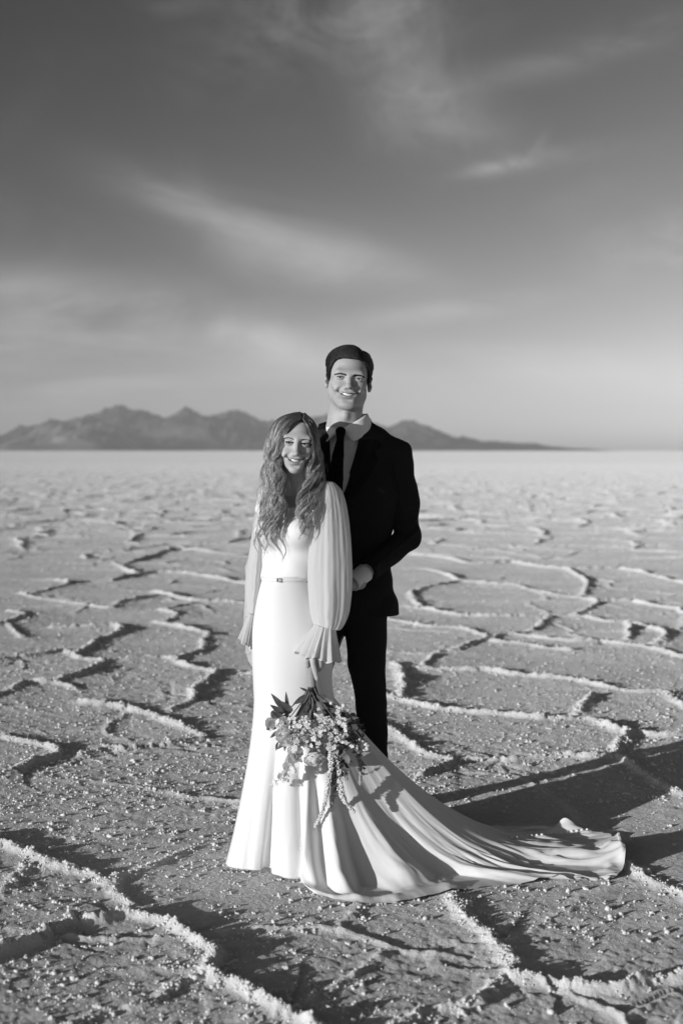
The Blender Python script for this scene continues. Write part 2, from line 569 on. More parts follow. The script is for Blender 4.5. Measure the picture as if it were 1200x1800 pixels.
M_SALT = salt_material('salt crust', 0.57, 0.75, False)
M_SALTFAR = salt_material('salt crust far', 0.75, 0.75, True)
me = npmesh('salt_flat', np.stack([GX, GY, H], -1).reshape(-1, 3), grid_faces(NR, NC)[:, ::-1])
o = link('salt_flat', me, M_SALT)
_c = me.attributes.new('crest', 'FLOAT', 'POINT')
_c.data.foreach_set('value', np.clip(1.05 * np.exp(-(DD / (wid * 1.5)) ** 2) * np.clip(.4 + .6 * HH, 0, 1) * (1 + .8 * rough), 0, 1).astype(np.float32).ravel())
o['kind'] = 'structure'
# the rest of the flat, out to the horizon on all sides, a little lower than the modelled part
S = 12500.0
xs = np.array([-S, -4000, -1200, -300, -60, 0, 60, 300, 1200, 4000, S])
gx, gy = np.meshgrid(xs, xs, indexing='ij')
me = npmesh('ground', np.stack([gx, gy, np.full(gx.shape, -0.032)], -1).reshape(-1, 3), grid_faces(len(xs), len(xs))[:, ::-1])
o = link('ground', me, M_SALTFAR)
o['kind'] = 'structure'

# ------------------------------------------------------------------ loose popcorn salt
ico = bmesh.new()
bmesh.ops.create_icosphere(ico, subdivisions=1, radius=1.0)
IV = np.array([v.co[:] for v in ico.verts])
ico.faces.ensure_lookup_table()
IF = np.array([[v.index for v in f.verts] for f in ico.faces])
ico.free()
ico = bmesh.new()
bmesh.ops.create_icosphere(ico, subdivisions=2, radius=1.0)
IV2 = np.array([v.co[:] for v in ico.verts])
IF2 = np.array([[v.index for v in f.verts] for f in ico.faces])
ico.free()


def crystals(px, py, rad, seed, V0, F0, sink=0.25):
    r_ = np.random.default_rng(seed)
    n = len(px)
    pz = ground_z(px, py)
    sc = rad[:, None] * (0.75 + 0.5 * r_.random((n, 3)))
    jit = 1 + 0.28 * (r_.random((n, len(V0), 1)) - 0.5) * 2
    ang = r_.random(n) * 6.283
    v = V0[None] * jit * sc[:, None, :]
    ca, sa = np.cos(ang)[:, None], np.sin(ang)[:, None]
    x = v[..., 0] * ca - v[..., 1] * sa + px[:, None]
    y = v[..., 0] * sa + v[..., 1] * ca + py[:, None]
    z = v[..., 2] + (pz + sc[:, 2] * (1 - 2 * sink) * 0.8)[:, None]
    V = np.stack([x, y, z], -1).reshape(-1, 3)
    F = (F0[None] + (np.arange(n) * len(V0))[:, None, None]).reshape(-1, F0.shape[1])
    return V, F


cx, cy, cr = [], [], []
# clumped scatter over the plates
N0 = 85000
u = rng.random(N0)
sy = 1.0 / (1 / 2.6 + u ** 1.0 * (1 / 26.0 - 1 / 2.6))      # denser close by
sx_ = sy * (rng.random(N0) - 0.5) * 0.66
dens = smooth01(fbm(sx_ * 1.5, sy * 1.5, 4, 101), -0.35, 0.35)
keep = rng.random(N0) < (0.05 + 0.95 * np.maximum(dens ** 2.2, 0.85 * smooth01(sy, 5.2, 7.5))) * (0.24 + 0.76 * smooth01(sy, 4.2, 6.5))
cx.append(sx_[keep]); cy.append(sy[keep])
cr.append(np.clip(0.0012 + rng.gamma(1.3, 0.0014, keep.sum()), 0, 0.009))
# crust of grains along the ridges
for w, Q in SEGS:
    L = np.hypot(*np.diff(Q, axis=0).T)
    for i in range(len(Q) - 1):
        mid = (Q[i] + Q[i + 1]) / 2
        if mid[1] > 13:
            continue
        k = int(L[i] * 260 * w * min(1.0, 5.5 / mid[1]))
        t = rng.random(k)[:, None]
        p = Q[i] * (1 - t) + Q[i + 1] * t + rng.normal(0, 0.020, (k, 2)) * (0.5 + rng.random((k, 1)))
        cx.append(p[:, 0]); cy.append(p[:, 1])
        cr.append(np.clip(0.0012 + rng.gamma(1.5, 0.0012, k), 0, 0.009))
cx, cy, cr = np.concatenate(cx), np.concatenate(cy), np.concatenate(cr)
ok = (cy > 2.5) & (np.abs(cx) < 0.55 * cy)
# none under the spread train or the shoes
ok &= ~((cx > -0.34) & (cx < 0.95) & (cy > 4.95) & (cy < 5.75) & (cr > 0.004))
cx, cy, cr = cx[ok], cy[ok], cr[ok]
# bigger ones are little clusters
big = cr > 0.0045
ex = [cx]; ey = [cy]; er = [cr]
for k in range(4):
    kk = rng.random(big.sum()) < 0.7
    ex.append(cx[big][kk] + rng.normal(0, 1, kk.sum()) * cr[big][kk] * 1.1)
    ey.append(cy[big][kk] + rng.normal(0, 1, kk.sum()) * cr[big][kk] * 1.1)
    er.append(cr[big][kk] * (0.4 + 0.5 * rng.random(kk.sum())))
cx, cy, cr = np.concatenate(ex), np.concatenate(ey), np.concatenate(er)
V, F = crystals(cx, cy, cr, 5, IV, IF)
M_CRY = mat('salt crystal', 0.74, 0.6, 0.35, bump=(400, 0.5, 0.002))
o = link('salt_crystals', npmesh('salt_crystals', V, F), M_CRY, smooth=False)
o['kind'] = 'stuff'
o['label'] = 'loose white salt crystals scattered over the cracked salt crust'
o['category'] = 'salt crystals'

# ------------------------------------------------------------------ far mountains
PROF = [(-400,800),(-260,790),(-150,788),(-60,783),(0,776),(30,768),(60,757),(100,748),(130,738),(150,732),(163,723),(178,715),(195,710),(215,708),(235,709),(250,713),(262,719),(280,722),(300,724),(330,727),(350,731),(365,736),(385,733),(400,726),(420,723),(440,730),(460,737),(480,738),(520,735),(560,735),(600,738),(640,741),(680,748),(700,743),(720,741),(745,748),(770,758),(800,768),(830,772),(860,776),(900,779),(940,782),(980,787),(1010,790),(1040,793),(1090,797)]
prx = np.array([p[0] for p in PROF], float); pry = np.array([792.5 - p[1] for p in PROF], float)


def range_mesh(name, ybase, depth, prof_x, prof_h, seed, nx=900, ny=110, rough_=0.36):
    """a mountain range as a height field: crest line from the profile, spurs and gullies towards the flat"""
    xs_ = np.linspace(prof_x[0], prof_x[-1], nx)
    hx = np.interp(xs_, prof_x, prof_h)
    hx = np.where(hx > 1, hx + np.clip(hx / 20, 0, 1) * (4.5 * fbm(xs_ / 24, xs_ * 0 + seed, 5, seed + 1, .62)), hx)
    v = np.linspace(0, 1, ny)
    crest_v = 0.62
    YY = ybase + depth * v[None, :] + 0 * xs_[:, None]
    XX = (xs_[:, None] - 600) / FPX * (ybase + depth * crest_v) + 0 * YY
    env = np.where(v < crest_v, (v / crest_v) ** 0.9, ((1 - v) / (1 - crest_v)) ** 1.1)
    hm = np.maximum(hx, 0)[:, None] / FPX * (ybase + depth * crest_v) * env[None, :]
    k = 1 / 420.0
    gul = np.abs(fbm(XX * k * 1.1 + 0.6 * fbm(XX * k, YY * k, 3, seed + 9), YY * k * 0.35, 5, seed, 0.55)) * 2
    side = 4 * v * (1 - v)
    hm = hm * (1 + rough_ * 2.2 * (gul - 0.42) * (1.1 - env[None, :] ** 3)) + hm * 0.32 * fbm(XX * k * 3, YY * k * 3, 4, seed + 3) * side[None, :]
    hm = np.where(hx[:, None] <= 0.01, -2.0, hm - 1.0)
    me_ = npmesh(name, np.stack([XX, YY, hm], -1).reshape(-1, 3), grid_faces(nx, ny))
    return me_


M_HILL = mat('mountain rock', 0.07, 0.95, 0.05, var=(0.007, 0.9))
o = link('mountains', range_mesh('mountains', 7600, 2600, prx, pry, 201), M_HILL)
o['kind'] = 'structure'
FH = [(-120,0),(-40,12),(20,22),(70,36),(110,44),(150,52),(180,56),(205,46),(225,24),(240,6),(255,0)]
o = link('foothill', range_mesh('foothill', 6600, 1300, np.array([p[0] for p in FH], float), np.array([p[1] for p in FH], float), 231, 220, 60, 0.3), mat('foothill rock', 0.20, 0.95, 0.05, var=(0.006, 0.4)))
o['kind'] = 'structure'
# ================================================================== sculpting: distance fields on a grid, surfaced by surface nets
class Field:
    RS = 1.0                      # overall size factor of what is being sculpted

    def __init__(self, lo, hi, h):
        self.lo = np.array(lo, float); self.h = h
        self.rs = Field.RS
        self.ax = [np.arange(self.lo[k], hi[k] + h, h).astype(np.float32) for k in range(3)]
        self.d = np.full([len(a) for a in self.ax], 0.08, dtype=np.float32)

    def box(self, blo, bhi):
        sl, g = [], []
        for k in range(3):
            a, b = np.searchsorted(self.ax[k], blo[k]), np.searchsorted(self.ax[k], bhi[k])
            if b <= a:
                return None, None
            sl.append(slice(a, b)); g.append(self.ax[k][a:b])
        X, Y, Z = g[0][:, None, None], g[1][None, :, None], g[2][None, None, :]
        return tuple(sl), (X, Y, Z)

    def comb(self, sl, e, k, op):
        d = self.d[sl]
        if op == 'add':
            if k <= 0:
                r = np.minimum(d, e)
            else:
                h = np.clip(0.5 + 0.5 * (d - e) / k, 0, 1)
                r = d * (1 - h) + e * h - k * h * (1 - h)
        else:
            e = -e
            if k <= 0:
                r = np.maximum(d, e)
            else:
                h = np.clip(0.5 - 0.5 * (d - e) / k, 0, 1)
                r = d * (1 - h) + e * h + k * h * (1 - h)
        self.d[sl] = r

    def ell(self, c, r, k=0.01, op='add', rot=None):
        c = np.array(c, float); r = np.array(r, float) * self.rs
        m_ = r.max() + 0.05 + k
        sl, g = self.box(c - m_, c + m_)
        if sl is None:
            return
        X, Y, Z = g[0] - c[0], g[1] - c[1], g[2] - c[2]
        if rot is not None:
            M = np.array(rot.to_matrix()).T if hasattr(rot, 'to_matrix') else np.array(rot).T
            X, Y, Z = (M[0, 0] * X + M[0, 1] * Y + M[0, 2] * Z, M[1, 0] * X + M[1, 1] * Y + M[1, 2] * Z, M[2, 0] * X + M[2, 1] * Y + M[2, 2] * Z)
        k0 = np.sqrt((X / r[0]) ** 2 + (Y / r[1]) ** 2 + (Z / r[2]) ** 2)
        k1 = np.sqrt((X / r[0] ** 2) ** 2 + (Y / r[1] ** 2) ** 2 + (Z / r[2] ** 2) ** 2) + 1e-9
        self.comb(sl, k0 * (k0 - 1) / k1, k, op)

    def cone(self, a, b, ra, rb, k=0.01, op='add', flat=None):
        """round cone from a to b; flat = (axis vector, factor) squashes it along that axis"""
        a = np.array(a, float); b = np.array(b, float)
        ra, rb = ra * self.rs, rb * self.rs
        m_ = max(ra, rb) + 0.05 + k
        sl, g = self.box(np.minimum(a, b) - m_, np.maximum(a, b) + m_)
        if sl is None:
            return
        ab = b - a
        L2 = ab @ ab + 1e-12
        X, Y, Z = g[0] - a[0], g[1] - a[1], g[2] - a[2]
        t = np.clip((X * ab[0] + Y * ab[1] + Z * ab[2]) / L2, 0, 1)
        X, Y, Z = X - t * ab[0], Y - t * ab[1], Z - t * ab[2]
        if flat is not None:
            n = np.array(flat[0], float); n /= np.linalg.norm(n)
            q = X * n[0] + Y * n[1] + Z * n[2]
            s = 1 / flat[1] - 1
            X, Y, Z = X + q * s * n[0], Y + q * s * n[1], Z + q * s * n[2]
        self.comb(sl, np.sqrt(X * X + Y * Y + Z * Z) - (ra + (rb - ra) * t), k, op)

    def chain(self, pts, rad, k=0.01, op='add', flat=None):
        for i in range(len(pts) - 1):
            self.cone(pts[i], pts[i + 1], rad[i], rad[i + 1], k, op, flat)

    def tube(self, pts, rad, k=0.01, op='add', n=6):
        """smooth curved round tube through points"""
        P, Rr = spline(pts, n), np.interp(np.linspace(0, len(pts) - 1, (len(pts) - 1) * n + 1), np.arange(len(pts)), rad)
        for i in range(len(P) - 1):
            self.cone(P[i], P[i + 1], Rr[i], Rr[i + 1], k, op)

    def surface(self, smooth=1):
        return surface_nets(self.d, self.lo, self.h, smooth)


def spline(pts, n=6):
    P = np.array(pts, float)
    Q = []
    m_ = len(P)
    for i in range(m_ - 1):
        p0, p1, p2, p3 = P[max(i - 1, 0)], P[i], P[i + 1], P[min(i + 2, m_ - 1)]
        for t in np.linspace(0, 1, n, endpoint=False):
            Q.append(0.5 * (2 * p1 + (p2 - p0) * t + (2 * p0 - 5 * p1 + 4 * p2 - p3) * t * t + (3 * p1 - p0 - 3 * p2 + p3) * t ** 3))
    Q.append(P[-1])
    return np.array(Q)


def surface_nets(d, lo, h, smooth=1):
    s = d < 0
    nx, ny, nz = d.shape
    cs = [s[i:nx - 1 + i, j:ny - 1 + j, k:nz - 1 + k] for i in (0, 1) for j in (0, 1) for k in (0, 1)]
    cnt = sum(c.astype(np.int8) for c in cs)
    cell = (cnt > 0) & (cnt < 8)
    idx = np.full(cell.shape, -1, dtype=np.int64)
    ci = np.argwhere(cell)
    idx[cell] = np.arange(len(ci))
    dv = np.stack([d[ci[:, 0] + i, ci[:, 1] + j, ci[:, 2] + k] for i in (0, 1) for j in (0, 1) for k in (0, 1)], 1).astype(np.float64)
    off = np.array([(i, j, k) for i in (0, 1) for j in (0, 1) for k in (0, 1)], float)
    acc_ = np.zeros((len(ci), 3)); n = np.zeros(len(ci))
    for a in range(8):
        for b in range(a + 1, 8):
            if np.abs(off[a] - off[b]).sum() != 1:
                continue
            m_ = (dv[:, a] < 0) != (dv[:, b] < 0)
            t = dv[m_, a] / (dv[m_, a] - dv[m_, b])
            acc_[m_] += off[a] + t[:, None] * (off[b] - off[a])
            n[m_] += 1
    V = (ci + acc_ / n[:, None]) * h + lo
    F = []
    for ax in range(3):
        sl0 = [slice(None)] * 3; sl1 = [slice(None)] * 3
        sl0[ax] = slice(0, -1); sl1[ax] = slice(1, None)
        e = s[tuple(sl0)] != s[tuple(sl1)]
        u, v = [(1, 2), (2, 0), (0, 1)][ax]
        p = np.argwhere(e)
        ok = (p[:, u] > 0) & (p[:, v] > 0) & (p[:, u] < idx.shape[u]) & (p[:, v] < idx.shape[v])
        p = p[ok]
        flip = s[tuple(p.T)]
        q = []
        for du, dv_ in ((-1, -1), (0, -1), (0, 0), (-1, 0)):
            pp = p.copy(); pp[:, u] += du; pp[:, v] += dv_
            q.append(idx[tuple(pp.T)])
        q = np.stack(q, 1)
        q[~flip] = q[~flip][:, ::-1]
        F.append(q[(q >= 0).all(1)])
    F = np.concatenate(F)
    for _ in range(smooth):
        A = np.zeros_like(V); c = np.zeros(len(V))
        for a in range(4):
            b = (a + 1) % 4
            np.add.at(A, F[:, a], V[F[:, b]]); np.add.at(c, F[:, a], 1)
            np.add.at(A, F[:, b], V[F[:, a]]); np.add.at(c, F[:, b], 1)
        V = V * 0.5 + 0.5 * A / np.maximum(c, 1)[:, None]
    return V, F


def join(parts):
    Vs, Fs, o_ = [], [], 0
    for v, f in parts:
        Vs.append(v); Fs.append(np.asarray(f) + o_); o_ += len(v)
    V = np.concatenate(Vs)
    q = [f for f in Fs if f.shape[1] == 4]
    t = [f for f in Fs if f.shape[1] == 3]
    out = []
    if q:
        out.append(np.concatenate(q))
    if t:
        out.append(np.concatenate(t))
    return V, out


def xf(V, M):
    M = np.array(M)
    return V @ M[:3, :3].T + M[:3, 3]


def tubes(paths, radii, nsides=4):
    """many tapered tubes in one array: paths (n, m, 3), radii (n, m) or (m,)"""
    P = np.asarray(paths, float)
    n, m_, _ = P.shape
    T = np.gradient(P, axis=1)
    T /= np.linalg.norm(T, axis=2, keepdims=True) + 1e-12
    up = np.zeros_like(T); up[..., 1] = 1.0
    up = np.where(np.abs(T[..., 1:2]) > 0.9, np.array([1.0, 0, 0]), up)
    A = np.cross(T, up); A /= np.linalg.norm(A, axis=2, keepdims=True) + 1e-12
    B = np.cross(T, A)
    r = np.broadcast_to(np.asarray(radii, float), (n, m_))
    ang = np.arange(nsides) * 2 * np.pi / nsides
    V = P[:, :, None, :] + r[:, :, None, None] * (np.cos(ang)[None, None, :, None] * A[:, :, None, :] + np.sin(ang)[None, None, :, None] * B[:, :, None, :])
    f = grid_faces(m_, nsides, True)
    F = (f[None] + (np.arange(n) * m_ * nsides)[:, None, None]).reshape(-1, 4)
    return V.reshape(-1, 3), F


def mouth_dims(female):
    return (.0325, -.0580, -.0745) if female else (.0355, -.0625, -.0750)


def front_y(f, x, z):
    """front surface of a head field at (x, z)"""
    i = np.clip(np.searchsorted(f.ax[0], x), 0, len(f.ax[0]) - 1)
    k = np.clip(np.searchsorted(f.ax[2], z), 0, len(f.ax[2]) - 1)
    j = np.argmax(f.d[i, :, k] < 0, axis=1)
    return f.ax[1][j]


def tone(ob, f, Minv, V, female):
    """lip and shaved-beard colour of the skin as a vertex attribute (the skin's own colour, not shading)"""
    L = xf(V, Minv)
    wx, mz, yc = mouth_dims(female)
    t = np.clip(L[:, 0] / wx, -1.2, 1.2)
    zu = mz + .0042 + .0034 * t ** 2; zl = mz - .0155 + .0205 * t ** 2
    lip = .5 * np.exp(-((L[:, 2] - zu) / .0036) ** 2) + np.exp(-((L[:, 2] - zl) / .0056) ** 2)
    lip = np.clip(lip, 0, 1) * (np.abs(t) < 1.05) * (L[:, 1] < -.065)
    tn = 1 - (.26 if female else .16) * lip
    # inside of the mouth
    ins = (np.abs(t) < 1.0) * (L[:, 2] < zu - .001) * (L[:, 2] > zl + .001) * (L[:, 1] < -.06)
    tn = np.where(ins > 0, .5, tn)
    if not female:
        beard = smooth01(-L[:, 2], .045, .07) * smooth01(.02 - L[:, 1], -.02, .03) * smooth01(L[:, 2], -.16, -.125)
        tn = tn * (1 - .10 * beard)
    tn = np.where((L[:, 2] < -.25) | (L[:, 2] > .2), 1.0, tn)
    a = ob.data.attributes.new('tone', 'FLOAT', 'POINT')
    a.data.foreach_set('value', tn.astype(np.float32))


# ------------------------------------------------------------------ a head: face to -y, x to the right of the picture, z up, eyes at z = 0
def head_field(female, h=0.0013):
    f = Field((-0.105, -0.135, -0.20), (0.105, 0.135, 0.15), h)
    f.rs = 1.0
    e = f.ell; c = f.cone
    if female:
        e((0, .014, .036), (.069, .088, .070), 0)
        e((0, -.030, -.020), (.0558, .062, .078), .03)
        for s in (-1, 1):
            c((s * .043, -.002, -.043), (s * .010, -.076, -.093), .018, .0115, .03)
            e((s * .041, -.062, -.026), (.021, .019, .016), .02)
            e((s * .033, -.080, -.043), (.018, .014, .015), .016)
        e((0, -.079, -.096), (.0115, .0135, .011), .014)
        c((-.040, -.078, .020), (.040, -.078, .020), .010, .010, .022)
    else:
        e((0, .016, .038), (.0735, .094, .080), 0)
        e((0, -.028, -.030), (.0570, .062, .087), .03)
        for s in (-1, 1):
            c((s * .047, -.002, -.060), (s * .017, -.074, -.107), .018, .0165, .028)
            c((s * .053, .004, -.015), (s * .047, -.002, -.062), .012, .017, .02)
            e((s * .043, -.056, -.022), (.020, .018, .014), .03)
            e((s * .034, -.077, -.043), (.016, .013, .015), .026)
        e((0, -.080, -.109), (.018, .015, .015), .018)
        c((-.040, -.079, .0185), (.040, -.079, .0185), .0125, .0125, .026)
        c((-.032, -.0870, .0160), (.032, -.0870, .0160), .0065, .0065, .016)
    # eye hollows
    ex = .0285 if female else .0335
    for s in (-1, 1):
        e((s * ex, -.104, .001), (.018, .0195, .0130), .012, 'sub')
        e((s * (ex - .013), -.101, -.004), (.008, .010, .012), .008, 'sub')
    # nose
    k = .88 if female else 1.0
    c((0, -.088, .012), (0, -.111 - .003 * k, -.034), .0075 * k, .0098 * k, .011)
    e((0, -.1155, -.0355), (.0105 * k, .0100 * k, .0088 * k), .007)
    for s in (-1, 1):
        e((s * .0125 * k, -.099, -.039), (.0078 * k, .0100, .0075), .006)
        e((s * .0062, -.1085, -.0455), (.0042, .0058, .003), .003, 'sub')
    # lids round the eyeballs
    for s in (-1, 1):
        e((s * ex, -.0775, .0), (.0165, .0150, .0135), .004)
        # the slit, narrowed by the smile
        e((s * ex, -.0935, -.0002), (.0122, .0070, .0022 if female else .0026), .0012, 'sub')
        c((s * (ex - .014), -.0945, .0068), (s * (ex + .014), -.0885, .0060), .0016, .0014, .003, 'sub')
    # smile: mouth slot, lips, folds
    wx, mz, yc = mouth_dims(female)

    def arc(zc, zcor, y0, y1, w, n=9):
        t = np.linspace(-1, 1, n)
        return np.stack([t * w, y0 + (y1 - y0) * t ** 2, zc + (zcor - zc) * t ** 2], 1)
    e((0, -.083, mz - .002), (.034, .018, .022), .022)
    f.chain(arc(mz - .0050, mz + .0060, -.106, yc - .004, wx * .98), [.002, .0042] + [.0058] * 5 + [.0042, .002], .002, 'sub')
    f.chain(arc(mz - .0048, mz + .0060, -.097, yc + .002, wx * .96), [.002, .0042] + [.0058] * 5 + [.0042, .002], .002, 'sub')
    f.chain(arc(mz + .0036, mz + .0070, -.1015, yc, wx), [.0014, .0024, .0028, .0032, .0030, .0032, .0028, .0024, .0014], .003)
    f.chain(arc(mz - .0150, mz + .0050, -.0985, yc, wx * .97), [.0014, .0028, .0040, .0046, .0048, .0046, .0040, .0028, .0014], .003)
    for s in (-1, 1):
        f.chain([(s * .0185 * k, -.1000, -.034), (s * .031, -.0925, -.048), (s * .0405, -.0815, -.062), (s * .0405, -.0770, -.072)],
                [.0002, .0006, .0008, .0002] if female else [.0003, .0010, .0012, .0003], .014, 'sub')
    e((0, -.0995, mz - .0265), (.018, .009, .0045), .010, 'sub')
    # ears
    er = .0725 if female else .0805
    for s in (-1, 1):
        from mathutils import Euler
        rt = Euler((R(-12), R(s * 6), R(s * 24)))
        e((s * er, .012, -.010), (.0070, .0185, .032), .005, 'add', rt)
        e((s * (er + .0055), .006, -.008), (.0060, .0100, .019), .004, 'sub', rt)
        e((s * (er - .002), .002, -.034), (.0055, .010, .010), .006)
    # neck
    if female:
        c((0, .012, -.075), (0, .035, -.26), .049, .052, .022)
        for s in (-1, 1):
            c((s * .045, .015, -.07), (s * .012, -.018, -.20), .010, .008, .02)
    else:
        c((0, .014, -.075), (0, .036, -.26), .061, .068, .022)
        e((0, -.040, -.150), (.008, .009, .012), .022)
        for s in (-1, 1):
            c((s * .050, .018, -.07), (s * .014, -.020, -.21), .012, .009, .02)
    return f


def face_parts(parent, female, f, M, m_eye, m_teeth, m_brow):
    ex = .0285 if female else .0335
    wx, mz, yc = mouth_dims(female)
    # eyeballs
    for s in (-1, 1):
        bm = bmesh.new()
        bmesh.ops.create_uvsphere(bm, u_segments=24, v_segments=16, radius=.0118)
        bmesh.ops.rotate(bm, verts=bm.verts, cent=(0, 0, 0), matrix=Matrix.Rotation(R(90), 3, 'X'))
        bmesh.ops.translate(bm, verts=bm.verts, vec=(s * ex, -.0775, 0))
        me_ = bpy.data.meshes.new('eye')
        bm.to_mesh(me_); bm.free()
        me_.transform(M)
        ob = link('eye', me_, m_eye, parent)
        me_.materials.append(M_IRIS); me_.materials.append(M_PUPIL)
        cen = M @ Vector((s * ex, -.0775 - .0118, 0.0003))
        for p in me_.polygons:
            dd = (p.center - cen).length
            if dd < .0026:
                p.material_index = 2
            elif dd < .0058:
                p.material_index = 1
    # lashes along the lids
    for s in (-1, 1):
        n_ = 110 if female else 36
        t = np.linspace(-1, 1, n_)
        rl = .0163 if not female else .0166
        xx = s * (ex + .0118 * t); zu = (.0025 if female else .0028) * (1 - t ** 2) ** .6 + .0002
        yb_ = -.0775 - np.sqrt(np.maximum(.0150 ** 2 - (.0118 * t * .82) ** 2 - zu ** 2, 1e-6)) - .0002
        p0 = np.stack([xx, yb_, zu], 1)
        ln = .0062 if female else .0030
        dv = np.stack([s * .45 * t, -.8 + 0 * t, .55 + 0 * t], 1) * ln
        Vb, Fb = tubes(np.stack([p0, p0 + dv * .5 - np.array([0, 0, .0004]), p0 + dv], 1), np.array([.00055, .0005, .0002]), 3)
        edge = np.stack([xx, yb_ - .0002, zu], 1)
        Ve, Fe = tubes(edge[None], np.full(n_, .0012 if female else .0007), 4)
        lowe = edge.copy(); lowe[:, 2] = -.0029 * (1 - t ** 2) ** .6 - .0004
        Vl, Fl = tubes(lowe[None], np.full(n_, .0005 if female else .00035), 4)
        Va, Fa = join([(Vb, Fb), (Ve, Fe), (Vl, Fl)])
        link('eyelashes', npmesh('eyelashes', xf(Va, M), Fa), m_brow, parent)
    # teeth: one curved row with tooth gaps
    n, m_ = 97, 7
    t = np.linspace(-1, 1, n)
    w = wx * .86
    gap = np.abs(np.sin(np.pi * (t * 4.5)))          # edges between teeth
    gap = np.clip(gap * 3.0, 0, 1)
    V = []
    for j in range(m_):
        u = j / (m_ - 1)
        z = (mz + .0035 + .0040 * t ** 2) * (1 - u) + (mz - .0086 + .0140 * t ** 2) * u
        y = -.0948 + .0205 * t ** 2 + .0008 * (1 - gap) - .001 * np.sin(np.pi * u)
        V.append(np.stack([t * w, y, z], 1))
    V = np.array(V).reshape(-1, 3)
    V = xf(V, M)
    link('teeth', npmesh('teeth', V, grid_faces(m_, n)), m_teeth, parent)
    # brows: short hairs combed outwards
    r_ = np.random.default_rng(3 + female)
    for s in (-1, 1):
        nb = 240 if female else 420
        t = r_.random(nb)
        x = (.012 if female else .011) + t * (.036 if female else .040)
        zz = (.0135 if female else .0085) + .0055 * np.sin(np.pi * np.clip(t * .72 + .05, 0, 1)) - .0035 * t ** 3 + r_.normal(0, .0007 if female else .0016, nb) * (1 - .4 * t)
        y = front_y(f, s * x, zz) - (.0004 if female else .0010)
        p0 = np.stack([s * x, y, zz], 1)
        dirv = np.stack([s * np.full(nb, .0058), .0022 + .003 * t, .0016 - .0024 * t], 1)
        path = np.stack([p0, p0 + dirv * .5 + np.array([0, -.0010, .0003]), p0 + dirv], 1)
        Vb, Fb = tubes(path, np.array([.0008, .0007, .0002]) if female else np.array([.0006, .0005, .0001]), 3)
        link('eyebrow', npmesh('eyebrow', xf(Vb, M), Fb), m_brow, parent)
M_SKIN_HER = mat('skin of the bride', 0.46, 0.5, 0.35, sss=0.28, subsurf_r=0.007, bump=(700, 0.12, 0.001), var=(60, 0.05))
M_SKIN_HIS = mat('skin of the groom', 0.42, 0.52, 0.35, sss=0.22, subsurf_r=0.007, bump=(700, 0.15, 0.001), var=(60, 0.06))
M_EYE = mat('eye white', 0.34, 0.25, 0.5)
M_IRIS = mat('iris', 0.10, 0.15, 0.6)
M_PUPIL = mat('pupil', 0.01, 0.1, 0.6)
M_TEETH = mat('tooth enamel', 0.74, 0.25, 0.5)
M_HAIR_HIS = mat('dark hair', 0.028, 0.42, 0.5, var=(90, 0.4))
M_SUIT = mat('black wool', 0.021, 0.9, 0.10, bump=(900, 0.25, 0.001))
M_LAPEL = mat('black satin', 0.006, 0.55, 0.10)
M_TIE = mat('black tie silk', 0.003, 0.6, 0.08, bump=(1200, 0.2, 0.0006))
M_SHIRT = mat('white shirt cotton', 0.80, 0.75, 0.2, bump=(500, 0.12, 0.001))
M_SHOE = mat('black shoe leather', 0.01, 0.3, 0.5)
M_CREPE = mat('ivory crepe', 0.78, 0.7, 0.2, bump=(900, 0.08, 0.0006), sheen=0.05)
M_CHIFFON = mat('sheer white chiffon', 0.80, 0.7, 0.2, bump=(700, 0.10, 0.0006), trans=0.42)
M_HAIR_HER = mat('light brown hair', 0.47, 0.38, 0.75, var=(90, 0.3))
M_HAIR_ROOT = mat('brown hair roots', 0.06, 0.5, 0.4)
M_BROW_HER = mat('brown brow', 0.05, 0.6, 0.3)
M_METAL = mat('pale metal', 0.6, 0.3, 0.6)

for m_ in (M_SKIN_HER, M_SKIN_HIS):
    N = NT(m_.node_tree)
    bs = N.n['Principled BSDF']
    src = bs.inputs['Base Color'].links[0].from_socket
    at_ = N.node('ShaderNodeAttribute', attribute_name='tone')
    mx = N.node('ShaderNodeVectorMath', operation='SCALE')
    N.l.new(src, mx.inputs[0]); N.l.new(at_.outputs['Fac'], mx.inputs['Scale'])
    N.l.new(mx.outputs[0], bs.inputs['Base Color'])
# ================================================================== the groom
YG = 5.42
GS = 5.42 / 5.62               # his measures were taken at 5.62 m
Field.RS = GS
def G(px, py, dY=0.0):
    return at(px, py, YG + dY)


groom = empty('person', (G(612, 1455)[0], YG, 0), 'tall smiling man in a black suit, white shirt and black tie standing behind the bride', 'person')
g_eye = G(612.6, 667, -0.03)
GM = Matrix.Translation(Vector(g_eye)) @ Matrix.Rotation(R(5.5), 4, 'Y') @ Matrix.Rotation(R(-1), 4, 'X') @ Matrix.Rotation(R(1.5), 4, 'Z') @ Matrix.Diagonal((1.03, .935, .935, 1.0))


def gp(x, y, z):
    return np.array(GM @ Vector((x, y, z)))


GHF = head_field(False)
HV, HF = GHF.surface(1)
HV = xf(HV, GM)
